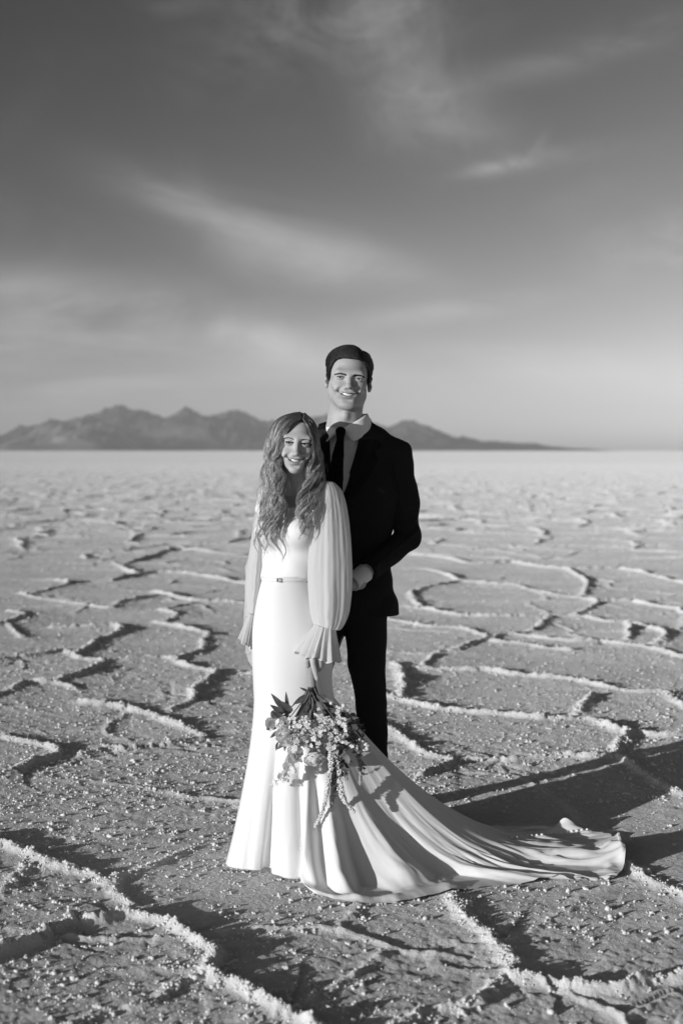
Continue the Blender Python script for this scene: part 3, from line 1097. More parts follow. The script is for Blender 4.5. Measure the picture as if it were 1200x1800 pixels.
# torso, arms, legs and hands under the clothes, in world space
f = Field((-0.25, YG - .30, 0.0), (0.36, YG + .30, 1.60), 0.006)
neck_b = G(611, 775, 0.02)
chest = G(612, 860, 0.02)
belly = G(612, 990, 0.01)
pelvis = G(614, 1085, 0.01)
f.chain([neck_b + (0, .02, .05), neck_b + (0, .02, 0), neck_b + (0, .02, -.08)], [.055, .055, .05], .02)
for s in (-1, 1):
    f.chain([chest + (s * .05, .01, 0), belly + (s * .04, .01, 0), pelvis + (s * .04, .01, 0)], [.062, .060, .065], .03, flat=((0, 1, 0), .55))
shl = {1: G(697, 797, 0.02), -1: G(527, 800, 0.02)}
elb = {1: G(716, 945, 0.04), -1: G(505, 950, 0.04)}
wri = {1: G(616, 1027, -.165), -1: G(545, 1035, -.14)}
for s in (-1, 1):
    f.cone(chest + (s * .05, .012, .03), shl[s], .030, .030, .02)
    f.chain([shl[s], elb[s], wri[s]], [.036, .034, .025], .02)
    hip = pelvis + (s * .060, .01, -.02)
    knee = G(653 if s > 0 else 545, 1245, .02)
    ank = G(656 if s > 0 else 542, 1425, .08)
    f.chain([hip, knee, ank], [.055, .038, .030], .03)
    f.cone(ank, ank + (s * .02, -.13, -.03), .03, .024, .02)
BV, BF = f.surface(1)
keepz = BV[:, 2] < HV[:, 2].min() + .004


def cut(V, F, keep):
    ok = keep[F].all(1)
    F = F[ok]
    used = np.zeros(len(V), bool); used[F.ravel()] = True
    re = np.cumsum(used) - 1
    return V[used], re[F]


BV, BF = cut(BV, BF, keepz)
# hands: his left hand lies on her waist, the right one behind her back


def hand_field(wrist, palm_dir, palm_nrm, side, curl, h=0.0016, size=1.0, thumb=0.6, spread=0.10):
    """a hand from the wrist: palm_dir to the knuckles, palm_nrm out of the palm; side = +1 puts the thumb on +cross"""
    d = np.array(palm_dir, float); d /= np.linalg.norm(d)
    n = np.array(palm_nrm, float); n -= d * (n @ d); n /= np.linalg.norm(n)
    t = np.cross(d, n) * side
    w = np.array(wrist, float)
    S = size
    f = Field(w - .21, w + .21, h)
    f.cone(w - d * .05 * S, w + d * .015 * S, .024 * S, .023 * S, .01, flat=(n, .72))
    for q, L in ((.030, .088), (.011, .092), (-.009, .088), (-.027, .080)):
        f.cone(w + d * .02 * S + t * q * .6 * S, w + d * L * S + t * q * S, .0155 * S, .0120 * S, .012, flat=(n, .8))
    lens = ((.040, .024, .020), (.044, .028, .022), (.041, .026, .021), (.033, .020, .018))
    for i, (q, L) in enumerate(((.030, .088), (.011, .092), (-.009, .088), (-.027, .080))):
        p = w + d * L * S + t * q * S
        a = curl[i] if hasattr(curl[i], '__len__') else (curl[i],) * 3
        ang = 0.0
        dd = d + t * spread * (1.5 - i)
        dd /= np.linalg.norm(dd)
        pts, rad = [p], [.0102 * S]
        for kx in range(3):
            ang += a[kx]
            v = dd * math.cos(ang) + n * math.sin(ang)
            p = p + v * lens[i][kx] * S
            pts.append(p); rad.append((.0092, .0082, .0066)[kx] * S * (.9 if i == 3 else 1))
        f.chain(pts, rad, .004)
    # thumb leaves the side of the palm near its base
    b = w + d * .022 * S + t * .022 * S
    v1 = d * .62 + t * .70 + n * .35 * thumb
    v2 = d * .86 + t * .25 + n * .55 * thumb
    p1 = b + v1 / np.linalg.norm(v1) * .042 * S
    p2 = p1 + v2 / np.linalg.norm(v2) * .032 * S
    p3 = p2 + v2 / np.linalg.norm(v2) * .024 * S
    f.chain([b, p1, p2, p3], [.0165 * S, .0115 * S, .0095 * S, .0072 * S], .008)
    return f


hl = hand_field(wri[1] + (-.010, -.006, -.004), (-1, -.42, -.14), (-.38, .9, -.1), 1, (.25, .3, .35, .4), thumb=.3)
hr = hand_field(wri[-1], (.55, -.35, -.6), (0, -1, 0), 1, (.35, .4, .45, .5))
parts = [(HV, HF), (BV, BF), hl.surface(1), hr.surface(1)]
V, F = join(parts)
O = np.array(groom.location)
body = link('body', npmesh('body', V - O, F), M_SKIN_HIS, groom)
OI = Matrix.Translation(-Vector(O))
tone(body, GHF, GM.inverted(), V, False)
face_parts(body, False, GHF, OI @ GM, M_EYE, M_TEETH, M_HAIR_HIS)

# ------------------------------------------------------------------ his hair: short, side-parted, swept back


def scalp_hair(M, hairline, n, length, combf, rad, seed, lift, rx, ry, rz, cen):
    """strands rooted on an ellipsoid scalp wherever hairline(dirs) is true, lying along combf"""
    r_ = np.random.default_rng(seed)
    d = r_.normal(size=(n * 4, 3)); d /= np.linalg.norm(d, axis=1, keepdims=True)
    d = d[hairline(d)][:n]
    R3 = np.array([rx, ry, rz])
    cen = np.array(cen)
    L = length(d)
    paths = []
    p = d.copy()
    m_ = 7
    for k in range(m_):
        t = k / (m_ - 1)
        nrm = p / np.linalg.norm(p, axis=1, keepdims=True)
        h = lift(d) * (.55 + .45 * np.sin(np.pi * min(t * .7 + .06, 1.0))) + .0012
        paths.append(cen + nrm * R3 + nrm * h[:, None])
        v = combf(nrm, d)
        v = v - nrm * (v * nrm).sum(1, keepdims=True)
        v /= np.linalg.norm(v, axis=1, keepdims=True) + 1e-9
        p = nrm + v * (L / (m_ - 1) / R3.mean())[:, None]
    P = np.stack(paths, 1)
    P = P + r_.normal(0, .0007, (len(P), 1, 3)) + r_.normal(0, .0005, P.shape)
    V, F = tubes(P, rad * np.array([1, 1, 1, .95, .85, .6, .15]), 3)
    return xf(V, M), F


CEN_G = (0, .016, .039)
def hl_groom(d):
    az = np.degrees(np.arctan2(d[:, 0], -d[:, 1]))         # 0 = straight ahead, + to the right of the picture
    a = np.abs(az)
    zz = d[:, 2]
    # height of the hairline round the head, low at the back, sideburns beside the ears
    lim = np.interp(a, [0, 25, 42, 52, 60, 74, 84, 95, 110, 140, 180], [.44, .44, .38, .22, -.10, -.52, -.62, -.25, -.35, -.85, -.95])
    return zz > lim


def comb_groom(nrm, d):
    side = np.where(d[:, 0] > .42, 1.0, -1.0)               # parted on the right of the picture
    top = smooth01(d[:, 2], .25, .7)
    front = smooth01(-d[:, 1], .1, .75)
    v = np.stack([side * ((.9 - .35 * front) * top + .10), .5 + .65 * front * top, -.9 * (1 - top) * (1 - .9 * smooth01(-d[:, 1], .45, .8))], 1)
    return v


def len_groom(d):
    return .022 + .040 * smooth01(d[:, 2], .2, .7)


def lift_groom(d):
    return .004 + .014 * smooth01(d[:, 2], .15, .75) * smooth01(.55 - d[:, 1], 0, .9) * (1 - .4 * smooth01(d[:, 0], .30, .55))


hv1 = scalp_hair(OI @ GM, hl_groom, 13000, len_groom, comb_groom, .00060, 4, lift_groom, .0790, .0965, .0825, CEN_G)
# the solid mass under the strands
fh = Field((-0.11, -0.12, -0.09), (0.11, 0.135, 0.16), .0022)
X, Y, Z = np.meshgrid(*fh.ax, indexing='ij')
P = np.stack([X - CEN_G[0], Y - CEN_G[1], Z - CEN_G[2]], -1).reshape(-1, 3)
q = P / np.array([.0790, .0965, .0825])
rr = np.linalg.norm(q, axis=1)
dn = q / (rr[:, None] + 1e-9)
az = np.degrees(np.arctan2(dn[:, 0], -dn[:, 1])); a = np.abs(az)
lim = np.interp(a, [0, 25, 42, 52, 60, 74, 84, 95, 110, 140, 180], [.44, .44, .38, .22, -.10, -.52, -.62, -.25, -.35, -.85, -.95])
inn = smooth01(dn[:, 2] - lim, -.02, .16)
thick = (.001 + lift_groom(dn) * .50) * inn - .006 * (1 - inn)
dist = (rr - 1) * .085 - thick
fh.d = np.maximum(dist, -(rr - .90) * .085).reshape(X.shape).astype(np.float32)
hv2 = fh.surface(2)
V, F = join([hv1, (xf(hv2[0], OI @ GM), hv2[1])])
link('hair', npmesh('hair', V, F), M_HAIR_HIS, groom)

# ------------------------------------------------------------------ jacket
fj = Field((-0.30, YG - .34, 0.60), (0.42, YG + .30, 1.66), 0.004)
neck_c = G(612, 748, 0.03)
top = G(612, 800, 0.03); mid = G(612, 870, .015); wst = G(612, 985, 0.01); hipj = G(612, 1080, 0.01)
from mathutils import Euler


def slab(f, c, rx, ry, rz, k):
    f.ell(c, (rx, ry, rz), k)


# torso as stacked flattened cones (wide in x, thin in y)
fl = ((0, 1, 0), .62)
for s in (-1, 1):
    ox = lambda w: np.array((s * w, 0, 0))
    fj.cone(top + ox(.06), mid + ox(.075), .115, .125, .03, flat=fl)
    fj.cone(mid + ox(.075), wst + ox(.052), .122, .106, .03, flat=fl)
    fj.cone(wst + ox(.052), hipj + ox(.070), .106, .124, .03, flat=((0, 1, 0), .78))
    fj.cone(hipj + ox(.070), hipj + ox(.072) + np.array((0, .005, -.10)), .124, .126, .03, flat=((0, 1, 0), .78))
    # shoulder
    fj.cone(neck_c + (s * .050, .012, -.038), shl[s] + (s * .004, .0, -.002), .046, .052, .045)
fj.cone(top, mid, .120, .124, .03, flat=fl)
fj.cone(mid, wst, .124, .108, .03, flat=fl)
fj.cone(neck_c + (0, .01, -.05), neck_c + (0, .014, .016), .128, .094, .03)
# hem: cut level, open the neck and the sleeve ends
X, Y, Z = fj.ax[0][:, None, None], fj.ax[1][None, :, None], fj.ax[2][None, None, :]
hemz = G(690, 1078, 0)[2]
wr = .004 * np.sin(Z * 31 + X * 17) * np.sin(X * 23 + 1.3 + Z * 7) + .0025 * np.sin(Z * 63 - X * 41)
fj.d = fj.d + wr.astype(np.float32)
fj.d = np.maximum(fj.d, (hemz - .012 * np.clip((X - .0) * 3, -1, 1) - Z).astype(np.float32))
# front opening: a V from the collar to the button, cut only through the front
vb = G(590, 915, -.1)
cxn = G(610, 740, 0)[0]
zt = G(612, 735, 0)[2]
tz = np.clip((Z - vb[2]) / (zt - vb[2]), 0, 1.3)
half = .004 + .066 * tz ** 0.9
xc = vb[0] * (1 - np.minimum(tz, 1)) + cxn * np.minimum(tz, 1)
wedge = np.maximum(np.abs(X - xc) - half, np.maximum((vb[2] - Z) * 1.0, Y - (YG + .00 - .03 * tz)))
fj.d = np.maximum(fj.d, -wedge.astype(np.float32))
# neck hole
nk = np.sqrt((X - cxn) ** 2 + ((Y - (YG + .035)) / 1.05) ** 2) - .0865
nk = np.maximum(nk, (G(612, 790, 0)[2] - Z))
fj.d = np.maximum(fj.d, -nk.astype(np.float32))
rxy = np.sqrt((X - cxn) ** 2 + (Y - (YG + .02)) ** 2)
fj.d = np.maximum(fj.d, (Z - G(612, 732, 0)[2] + .50 * np.maximum(rxy - .080, 0)).astype(np.float32) * .9)
# hollow the jacket so that it is cloth, not a block, at neck and hem
jparts = [fj.surface(2)]
for s in (-1, 1):
    fsl = Field((-0.34, YG - .36, 0.85), (0.44, YG + .30, 1.60), 0.004)
    a, b, c_ = shl[s] + (s * .006, 0, -.006), elb[s], wri[s]
    ab = a * .45 + b * .55 + np.array((s * .004, .008, 0))
    fsl.cone(a, ab, .058, .055, .02)
    fsl.cone(ab, b, .055, .052, .02)
    fsl.cone(b, c_ + (b - c_) * .20, .054, .040, .016)
    u_ = (c_ - b)
    for tt_ in (.04, .14, .25, .40, .6):
        p = b + u_ * tt_
        fsl.cone(p + (-.03 * s, -.050, -.035), p + (.045 * s, -.040, .035), .006, .004, .014)
    for tt_ in (.72, .84, .93):
        p = a + (b - a) * tt_
        fsl.cone(p + (-.05 * s, -.030, -.012), p + (.045 * s, -.035, .022), .006, .004, .016)
    Xs, Ys, Zs = fsl.ax[0][:, None, None], fsl.ax[1][None, :, None], fsl.ax[2][None, None, :]
    fsl.d = fsl.d + (.003 * np.sin(Zs * 31 + Xs * 17) * np.sin(Xs * 23 + 1.3 + Zs * 7) + .0018 * np.sin(Zs * 70 - Xs * 50 + Ys * 30)).astype(np.float32)
    ue = (c_ - b) / np.linalg.norm(c_ - b)
    pe = c_ + (b - c_) * .30
    fsl.d = np.maximum(fsl.d, ((Xs - pe[0]) * ue[0] + (Ys - pe[1]) * ue[1] + (Zs - pe[2]) * ue[2]).astype(np.float32))
    jparts.append(fsl.surface(2))
jv, jf = join(jparts)
jacket = link('jacket', npmesh('jacket', jv - O, jf), M_SUIT, groom)


# cloth strip with thickness: rows of 3-D points (n, m, 3) -> closed sheet
def sheet(rows, thick, name, m_, parent, smooth=True, origin=None):
    P = np.asarray(rows, float)
    n, k, _ = P.shape
    du = np.gradient(P, axis=0); dv_ = np.gradient(P, axis=1)
    N_ = np.cross(du, dv_); N_ /= np.linalg.norm(N_, axis=2, keepdims=True) + 1e-12
    A = (P + N_ * thick / 2).reshape(-1, 3); B = (P - N_ * thick / 2).reshape(-1, 3)
    f1 = grid_faces(n, k)
    f2 = f1[:, ::-1] + n * k
    ring = np.concatenate([np.arange(k), np.arange(1, n) * k + k - 1, (n - 1) * k + np.arange(k - 2, -1, -1), np.arange(n - 2, 0, -1) * k])
    r2 = np.roll(ring, -1)
    f3 = np.stack([r2, ring, ring + n * k, r2 + n * k], 1)
    V_ = np.concatenate([A, B])
    o_ = np.zeros(3) if origin is None else origin
    return link(name, npmesh(name, V_ - o_, np.concatenate([f1, f2, f3])), m_, parent, smooth)


def lerp_rows(rows, n, m_):
    """resample control rows (r, c, 3) to an (n, m) smooth patch"""
    Rw = np.array(rows, float)
    a = np.array([spline(r, 8) for r in Rw])
    a = a[:, np.linspace(0, a.shape[1] - 1, m_).round().astype(int)]
    b = np.array([spline(a[:, j], 8) for j in range(m_)])
    b = b[:, np.linspace(0, b.shape[1] - 1, n).round().astype(int)]
    return b.transpose(1, 0, 2)


LASTY = [YG - .1]


def surf_y(x, z, extra=0.0):
    """front of the jacket torso at (x, z)"""
    i = np.clip(np.searchsorted(fj.ax[0], x), 0, len(fj.ax[0]) - 1); k = np.clip(np.searchsorted(fj.ax[2], z), 0, len(fj.ax[2]) - 1)
    col = fj_full[i, :, k]
    w = np.where(col < 0)[0]
    if len(w):
        LASTY[0] = fj.ax[1][w[0]]
    return LASTY[0] - extra


fj_full = fj.d
# shirt: chest panel under the V and a collar of two leaves
fs = Field((-0.14, YG - .22, 1.15), (0.2, YG + .14, 1.68), 0.004)
for s in (-1, 1):
    fs.cone(top + (s * .05, -.004, .0), mid + (s * .045, -.004, 0), .108, .106, .03, flat=fl)
    fs.cone(mid + (s * .045, -.004, 0), wst + (s * .04, 0, .0), .106, .085, .03, flat=fl)
    fs.cone(neck_c + (s * .04, .01, -.05), neck_c * .5 + shl[s] * .5 + (0, .01, -.02), .030, .028, .03)
fs.cone(neck_c + (0, .0, -.05), neck_c + (0, -.002, -.008), .080, .072, .02)
X, Y, Z = fs.ax[0][:, None, None], fs.ax[1][None, :, None], fs.ax[2][None, None, :]
fs.d = fs.d + (.0022 * np.sin(X * 95 + Z * 14) * np.sin(Z * 11 + X * 8) + .0012 * np.sin(X * 60 - Z * 45)).astype(np.float32)
fs.d = np.maximum(fs.d, (G(600, 892)[2] - Z).astype(np.float32) + 0 * fs.d)
fs.d = np.maximum(fs.d, Z - (neck_c[2] - .012 + (Y - YG) * .25))
sv, sf = fs.surface(2)
shirt = link('shirt', npmesh('shirt', sv - O, sf), M_SHIRT, groom)


YAW_G = R(20)
FWD_G = np.array((-math.sin(YAW_G), -math.cos(YAW_G), 0)); RGT_G = np.array((math.cos(YAW_G), -math.sin(YAW_G), 0))


def collar_leaf(s):
    """a shirt collar leaf: its top edge runs round the neck from the nape to the knot, its fall ends in a point"""
    c0 = np.array((G(612, 740, 0)[0], YG + .004, 0))
    zs, zf = G(612, 727, 0)[2], G(600, 756, -.08)[2]
    n = 26
    rows = []
    for j in range(7):
        u = j / 6
        row = []
        for i in range(n):
            t = i / (n - 1)
            ph = math.pi * t
            w = max(0.0, (t - .45) / .55) ** 1.25
            zt_ = zs * (1 - w) + zf * w
            top_ = c0 + (-FWD_G * math.cos(ph) * .079 + s * RGT_G * math.sin(ph) * .0705) + np.array((0, 0, zt_))
            ph2 = math.pi * (t * .79)
            rb = .010 + .010 * t
            bot_ = c0 + (-FWD_G * math.cos(ph2) * (.079 + rb + .012 * t) + s * RGT_G * math.sin(ph2) * (.0705 + rb)) + np.array((0, 0, zs - .045 - .062 * t ** 2.2))
            p = top_ * (1 - u) + bot_ * u
            out = -FWD_G * math.cos(ph) + s * RGT_G * math.sin(ph)
            row.append(p + out * .006 * math.sin(math.pi * u))
        rows.append(row)
    return sheet(np.array(rows) if s > 0 else np.array(rows)[:, ::-1], .003, 'collar', M_SHIRT, shirt, origin=O)


collar_leaf(-1); collar_leaf(1)
# tie: knot and blade
ft = Field(tuple(G(600, 765, -.16) - np.array((.12, .10, .50))), tuple(G(600, 765, -.16) + np.array((.12, .14, .10))), .003)
k0 = G(598.5, 759, -.105)
kn = G(598, 772, -.108)
pts = [kn, G(594, 800, -.128), G(590, 840, -.138), G(586, 880, -.140), G(584, 930, -.13)]
ft.cone(k0, kn, .021, .0135, .006, flat=((0, 1, 0), .7))
for i, (a, b, ra, rb) in enumerate(zip(pts[:-1], pts[1:], (.0150, .0230, .0295, .0330), (.0230, .0295, .0330, .036))):
    ft.cone(a, b, ra, rb, .004, flat=((0, 1, 0), .30))
tv, tf = ft.surface(1)
link('tie', npmesh('tie', tv - O, tf), M_TIE, groom)


# lapels lie along the V
def lapel(s):
    rows = []
    n = 26
    for i in range(n):
        t = i / (n - 1)
        z = vb[2] + (zt - .01 - vb[2]) * t
        tz_ = (z - vb[2]) / (zt - vb[2])
        half_ = .004 + .066 * tz_ ** .9
        xc_ = vb[0] * (1 - tz_) + cxn * tz_
        xi = xc_ + s * (half_ - .004)
        wlap = .012 + .078 * smooth01(np.array(tz_), 0, .62) * (1 - .62 * smooth01(np.array(tz_), .70, .98))
        if .66 < tz_ < .715:
            wlap *= .80
        row = []
        for j in range(8):
            u = j / 7
            x = xi + s * wlap * u
            y = surf_y(x + s * .004, z) - .005 - .006 * math.sin(math.pi * u)
            row.append((x, y, z - .012 * u * tz_))
        rows.append(row)
    Rr = np.array(rows)
    for _ in range(3):
        Rr[1:-1, :, 1] = (Rr[:-2, :, 1] + Rr[1:-1, :, 1] * 2 + Rr[2:, :, 1]) / 4
    return sheet(Rr if s > 0 else Rr[:, ::-1], .004, 'lapel', M_LAPEL, jacket, origin=O)


lapel(1); lapel(-1)
# shirt cuff at his left wrist
def ring_tube(p0, p1, r0, r1, name, m_, parent, origin, flat=1.0, n=28, k=5, thick=.003):
    ax = p1 - p0; L = np.linalg.norm(ax); ax = ax / L
    a = np.cross(ax, (0, 0, 1.0)); a /= np.linalg.norm(a); b = np.cross(ax, a)
    rows = []
    for i in range(k):
        t = i / (k - 1)
        r = r0 + (r1 - r0) * t
        rows.append([p0 + ax * L * t + r * (math.cos(q) * a + flat * math.sin(q) * b) for q in np.linspace(0, 2 * math.pi, n)])
    return sheet(rows, thick, name, m_, parent, origin=origin)


u_ = (wri[1] - elb[1]); u_ /= np.linalg.norm(u_)
ring_tube(wri[1] - u_ * .085, wri[1] - u_ * .008, .0335, .0325, 'cuff', M_SHIRT, shirt, O)
# trousers
fp = Field((-0.22, YG - .24, 0.02), (0.34, YG + .26, 0.99), 0.005)
LEGS = {1: [(640, 1075, .01, .092), (645, 1165, .0, .0735), (653, 1238, .0, .0600), (655, 1330, .03, .0585), (656, 1440, .07, .0590)],
        -1: [(580, 1075, .02, .088), (553, 1165, .03, .070), (545, 1238, .04, .060), (543, 1330, .07, .058), (542, 1440, .10, .058)]}
for s in (-1, 1):
    L = [G(x, y, d) for (x, y, d, r) in LEGS[s]]
    for i in range(4):
        fp.cone(L[i], L[i + 1], LEGS[s][i][3], LEGS[s][i + 1][3], .012)
fp.cone(G(612, 1050, .01) - (.05, 0, 0), G(612, 1050, .01) + (.05, 0, 0), .11, .11, .03)
X, Y, Z = fp.ax[0][:, None, None], fp.ax[1][None, :, None], fp.ax[2][None, None, :]
fp.d = fp.d + (.003 * np.sin(Z * 26 + X * 21) * np.sin(Z * 11) + .004 * np.sin(Z * 55 + X * 15) * np.exp(-((Z - .13) / .1) ** 2)).astype(np.float32)
fp.d = np.maximum(fp.d, (.045 - Z) + 0 * fp.d)
pv_, pf_ = fp.surface(2)
link('trousers', npmesh('trousers', pv_ - O, pf_), M_SUIT, groom)
# shoes
for s in (-1, 1):
    an = G(656, 1440, .07) if s > 0 else G(542, 1440, .10)
    fo = Field(an + (-.1, -.26, -.12), an + (.1, .12, .08), .003)
    z0 = .006
    fo.cone((an[0], an[1] + .05, z0 + .036), (an[0] + s * .015, an[1] - .10, z0 + .030), .040, .040, .02)
    fo.cone((an[0] + s * .015, an[1] - .10, z0 + .030), (an[0] + s * .022, an[1] - .17, z0 + .020), .040, .024, .02)
    fo.cone((an[0], an[1] + .02, z0 + .05), (an[0], an[1] + .01, z0 + .085), .038, .040, .02)
    fo.d = np.maximum(fo.d, (z0 - fo.ax[2])[None, None, :].astype(np.float32))
    v_, f_ = fo.surface(1)
    link('shoe', npmesh('shoe', v_ - O, f_), M_SHOE, groom)

Field.RS = 1.0
# ================================================================== the bride
YB = 5.16
def B(px, py, dY=0.0):
    return at(px, py, YB + dY)


bride = empty('person', (B(515, 1511)[0], YB, 0), 'smiling bride with long wavy hair in a long-sleeved white gown, holding a bouquet', 'person')
OB = np.array(bride.location)
YAW_B = R(24)
FWD_B = np.array((-math.sin(YAW_B), -math.cos(YAW_B), 0)); LFT_B = np.array((math.cos(YAW_B), -math.sin(YAW_B), 0))
b_eye = B(521.0, 777.5, -0.02)
BM = Matrix.Translation(Vector(b_eye)) @ Matrix.Rotation(R(5.5), 4, 'Y') @ Matrix.Rotation(R(3), 4, 'X') @ Matrix.Rotation(R(3), 4, 'Z') @ Matrix.Scale(.975, 4)
BHF = head_field(True)
HV, HF = BHF.surface(1)
HV = xf(HV, BM)
# torso with shoulders, arms and legs
ches = B(517, 905, .01); bust = B(513, 935, .0); wais = B(504, 1018, .0); hipc = B(520, 1125, .0)
shB = {1: B(580, 872, -.045), -1: B(469, 896, .05)}
elB = {1: B(588, 1010, -.05), -1: B(447, 1000, .08)}
wrB = {1: B(563, 1140, -.13), -1: B(437, 1108, .02)}


def torso(f, g):
    for s in (-1, 1):
        f.chain([ches + LFT_B * s * .045, bust + LFT_B * s * .042, wais + LFT_B * s * .026, hipc + LFT_B * s * .06], [.062 + g, .066 + g, .058 + g, .085 + g], .03)
        f.ell(bust + LFT_B * s * .058 + FWD_B * .058 + np.array((0, 0, .006)), (.052 + g, .050 + g, .050 + g), .03)
        f.cone(ches + LFT_B * s * .05 + np.array((0, 0, .02)), shB[s], .045 + g, .036 + g, .03)
    nb = B(521, 850, .02)
    f.cone(nb + (0, .005, .03), nb + (0, .01, -.02), .049 + g * .5, .055 + g, .02)
    f.cone(nb + (0, .01, -.01), ches, .055 + g, .065 + g, .03)


f = Field((-.36, YB - .30, 0.0), (.12, YB + .30, 1.42), 0.005)
torso(f, 0)
for s in (-1, 1):
    f.chain([shB[s], elB[s], wrB[s]], [.038, .030, .021], .02)
    kn_ = hipc * .5 + B(505 + s * 22, 1500, 0) * .5 + LFT_B * s * .01
    f.chain([hipc + LFT_B * s * .06, kn_, B(505 + s * 22, 1480, 0)], [.075, .048, .032], .03)
    f.cone(B(505 + s * 22, 1480, 0), B(505 + s * 22, 1500, -.1), .032, .025, .02)
BV, BF = f.surface(1)
BV, BF = cut(BV, BF, BV[:, 2] < b_eye[2] - .150)
# her left hand grips the bouquet, her right hand hangs
hb1 = Field(B(552, 1165, -.16) - .11, B(552, 1165, -.16) + .11, .0013)
hp_ = lambda x, y, d: B(x, y, -.172 + d)
hb1.tube([hp_(567, 1115, .045), hp_(564, 1136, .025), hp_(558, 1147, .010)], [.018, .018, .017], .01)
hb1.ell(hp_(556, 1152, .006), (.019, .024, .024), .012)
hb1.tube([hp_(549, 1145, -.008), hp_(541.5, 1154, -.013), hp_(538.5, 1163, -.012), hp_(540, 1171, -.010)], [.0100, .0088, .0078, .0060], .006)     # thumb
hb1.tube([hp_(552, 1147, -.018), hp_(550, 1161, -.024), hp_(553, 1177, -.024), hp_(557.5, 1194, -.020)], [.0095, .0088, .0078, .0058], .006)          # index finger along the stems
hb1.tube([hp_(559, 1150, -.006), hp_(562, 1166, -.010), hp_(560, 1176, -.006), hp_(551, 1179, .004)], [.0098, .0090, .0082, .0064], .005)              # middle
hb1.tube([hp_(562, 1150, .010), hp_(566, 1164, .008), hp_(562, 1174, .014), hp_(552, 1176, .020)], [.0096, .0088, .0080, .0062], .005)                 # ring
hb1.tube([hp_(563, 1149, .026), hp_(567, 1160, .026), hp_(563, 1169, .030), hp_(554, 1170, .034)], [.0088, .0080, .0072, .0056], .005)                 # little
hb2 = hand_field(wrB[-1] + (.0, .0, -.004), (.06, -.1, -1), (.9, .3, 0), -1, (.25, .3, .35, .4), size=.84, h=.0016)
V, F = join([(HV, HF), (BV, BF), hb1.surface(1), hb2.surface(1)])
bbody = link('body', npmesh('body', V - OB, F), M_SKIN_HER, bride)
OBI = Matrix.Translation(-Vector(OB))
tone(bbody, BHF, BM.inverted(), V, True)
face_parts(bbody, True, BHF, OBI @ BM, M_EYE, M_TEETH, M_BROW_HER)

# ------------------------------------------------------------------ gown: bodice
fb = Field((-.34, YB - .26, .88), (.10, YB + .22, 1.46), .0035)
torso(fb, .007)
X, Y, Z = fb.ax[0][:, None, None], fb.ax[1][None, :, None], fb.ax[2][None, None, :]
# neckline: a wide V with a flat foot, in the body's own frame
nk0 = B(502, 892, -.10)
la = (X - nk0[0]) * LFT_B[0] + (Y - nk0[1]) * LFT_B[1]
fa = (X - (nk0 + -FWD_B * .10)[0]) * FWD_B[0] + (Y - (nk0 - FWD_B * .10)[1]) * FWD_B[1]
zz = Z - nk0[2]
vcut = np.maximum(np.maximum(np.abs(la) - (.014 + .62 * np.maximum(zz, 0)), -zz), -fa - .05)
fb.d = np.maximum(fb.d, -vcut.astype(np.float32))
fb.d = np.maximum(fb.d, (Z - (nk0[2] + .085)).astype(np.float32))
fb.d = np.maximum(fb.d, (B(500, 1015.5)[2] - Z).astype(np.float32))
# a few soft pulls at the waist
fb.d = fb.d + (.0012 * np.sin(Z * 80 + la * 60) * np.exp(-((Z - B(500, 990)[2]) / .06) ** 2)).astype(np.float32)
v_, f_ = fb.surface(3)
gown = link('gown', npmesh('gown', v_ - OB, f_), M_CREPE, bride)

# ------------------------------------------------------------------ gown: skirt and train, one sheet hung from the waist
UP = [  # py, left, right, half depth, centre depth
    (1010, 461, 547, .090, .00), (1018, 460.5, 547, .091, .0), (1030, 457, 551, .098, .0), (1055, 451, 562, .118, .005), (1090, 445, 579, .142, .01),
    (1125, 442.5, 587, .152, .012), (1160, 443, 586, .152, .01), (1195, 444.5, 584, .148, .01), (1228, 446, 588, .146, .012)]
HEM = [(180, 393, 1528), (165, 398, 1532), (145, 424, 1538), (122, 456, 1538), (110, 470, 1536), (102, 484, 1546), (92, 508, 1554), (82, 533, 1556),
       (75, 540, 1566), (66, 556, 1582), (57, 590, 1592), (48, 640, 1597), (40, 700, 1594), (32, 770, 1579), (24, 860, 1563), (15, 965, 1556), (7, 1082, 1552),
       (0, 1110, 1524), (-7, 1102, 1492), (-15, 1066, 1474), (-24, 985, 1466), (-34, 885, 1466), (-47, 785, 1474), (-66, 665, 1486), (-90, 565, 1490),
       (-120, 482, 1498), (-150, 420, 1512), (-180, 393, 1528)]
hth = np.array([h[0] for h in HEM], float)
hxy = np.array([atz(h[1], h[2])[:2] for h in HEM])
th_f = np.linspace(180, -180, 2401)
hx = np.interp(-th_f, -hth, hxy[:, 0]); hy = np.interp(-th_f, -hth, hxy[:, 1])
for _ in range(50):
    hx = (np.roll(hx, 1) + 2 * hx + np.roll(hx, -1)) / 4; hy = (np.roll(hy, 1) + 2 * hy + np.roll(hy, -1)) / 4
arc = np.concatenate([[0], np.cumsum(np.hypot(np.diff(hx), np.diff(hy)) + 2.2 / 2400)])
NU = 520
su = np.linspace(0, arc[-1], NU, endpoint=False)
TH = np.interp(su, arc, th_f)                    # angle of each generator
HX, HY = np.interp(su, arc, hx), np.interp(su, arc, hy)
thr = np.radians(TH)
rows = []
for (py, xl, xr, b_, dc) in UP:
    c = B((xl + xr) / 2, py, dc)
    a_ = (xr - xl) / 2 / 484.0
    ex_ = 2.2
    cs, sn = np.cos(thr), np.sin(thr)
    k_ = (np.abs(cs) ** ex_ + np.abs(sn) ** ex_) ** (-1 / ex_)
    rows.append(np.stack([c[0] + a_ * k_ * cs, c[1] - b_ * k_ * sn, np.full(NU, c[2])], 1))
up = np.array(rows)
upS = np.array([spline(up[:, j], 4) for j in range(NU)]).transpose(1, 0, 2)
knee = upS[-1]
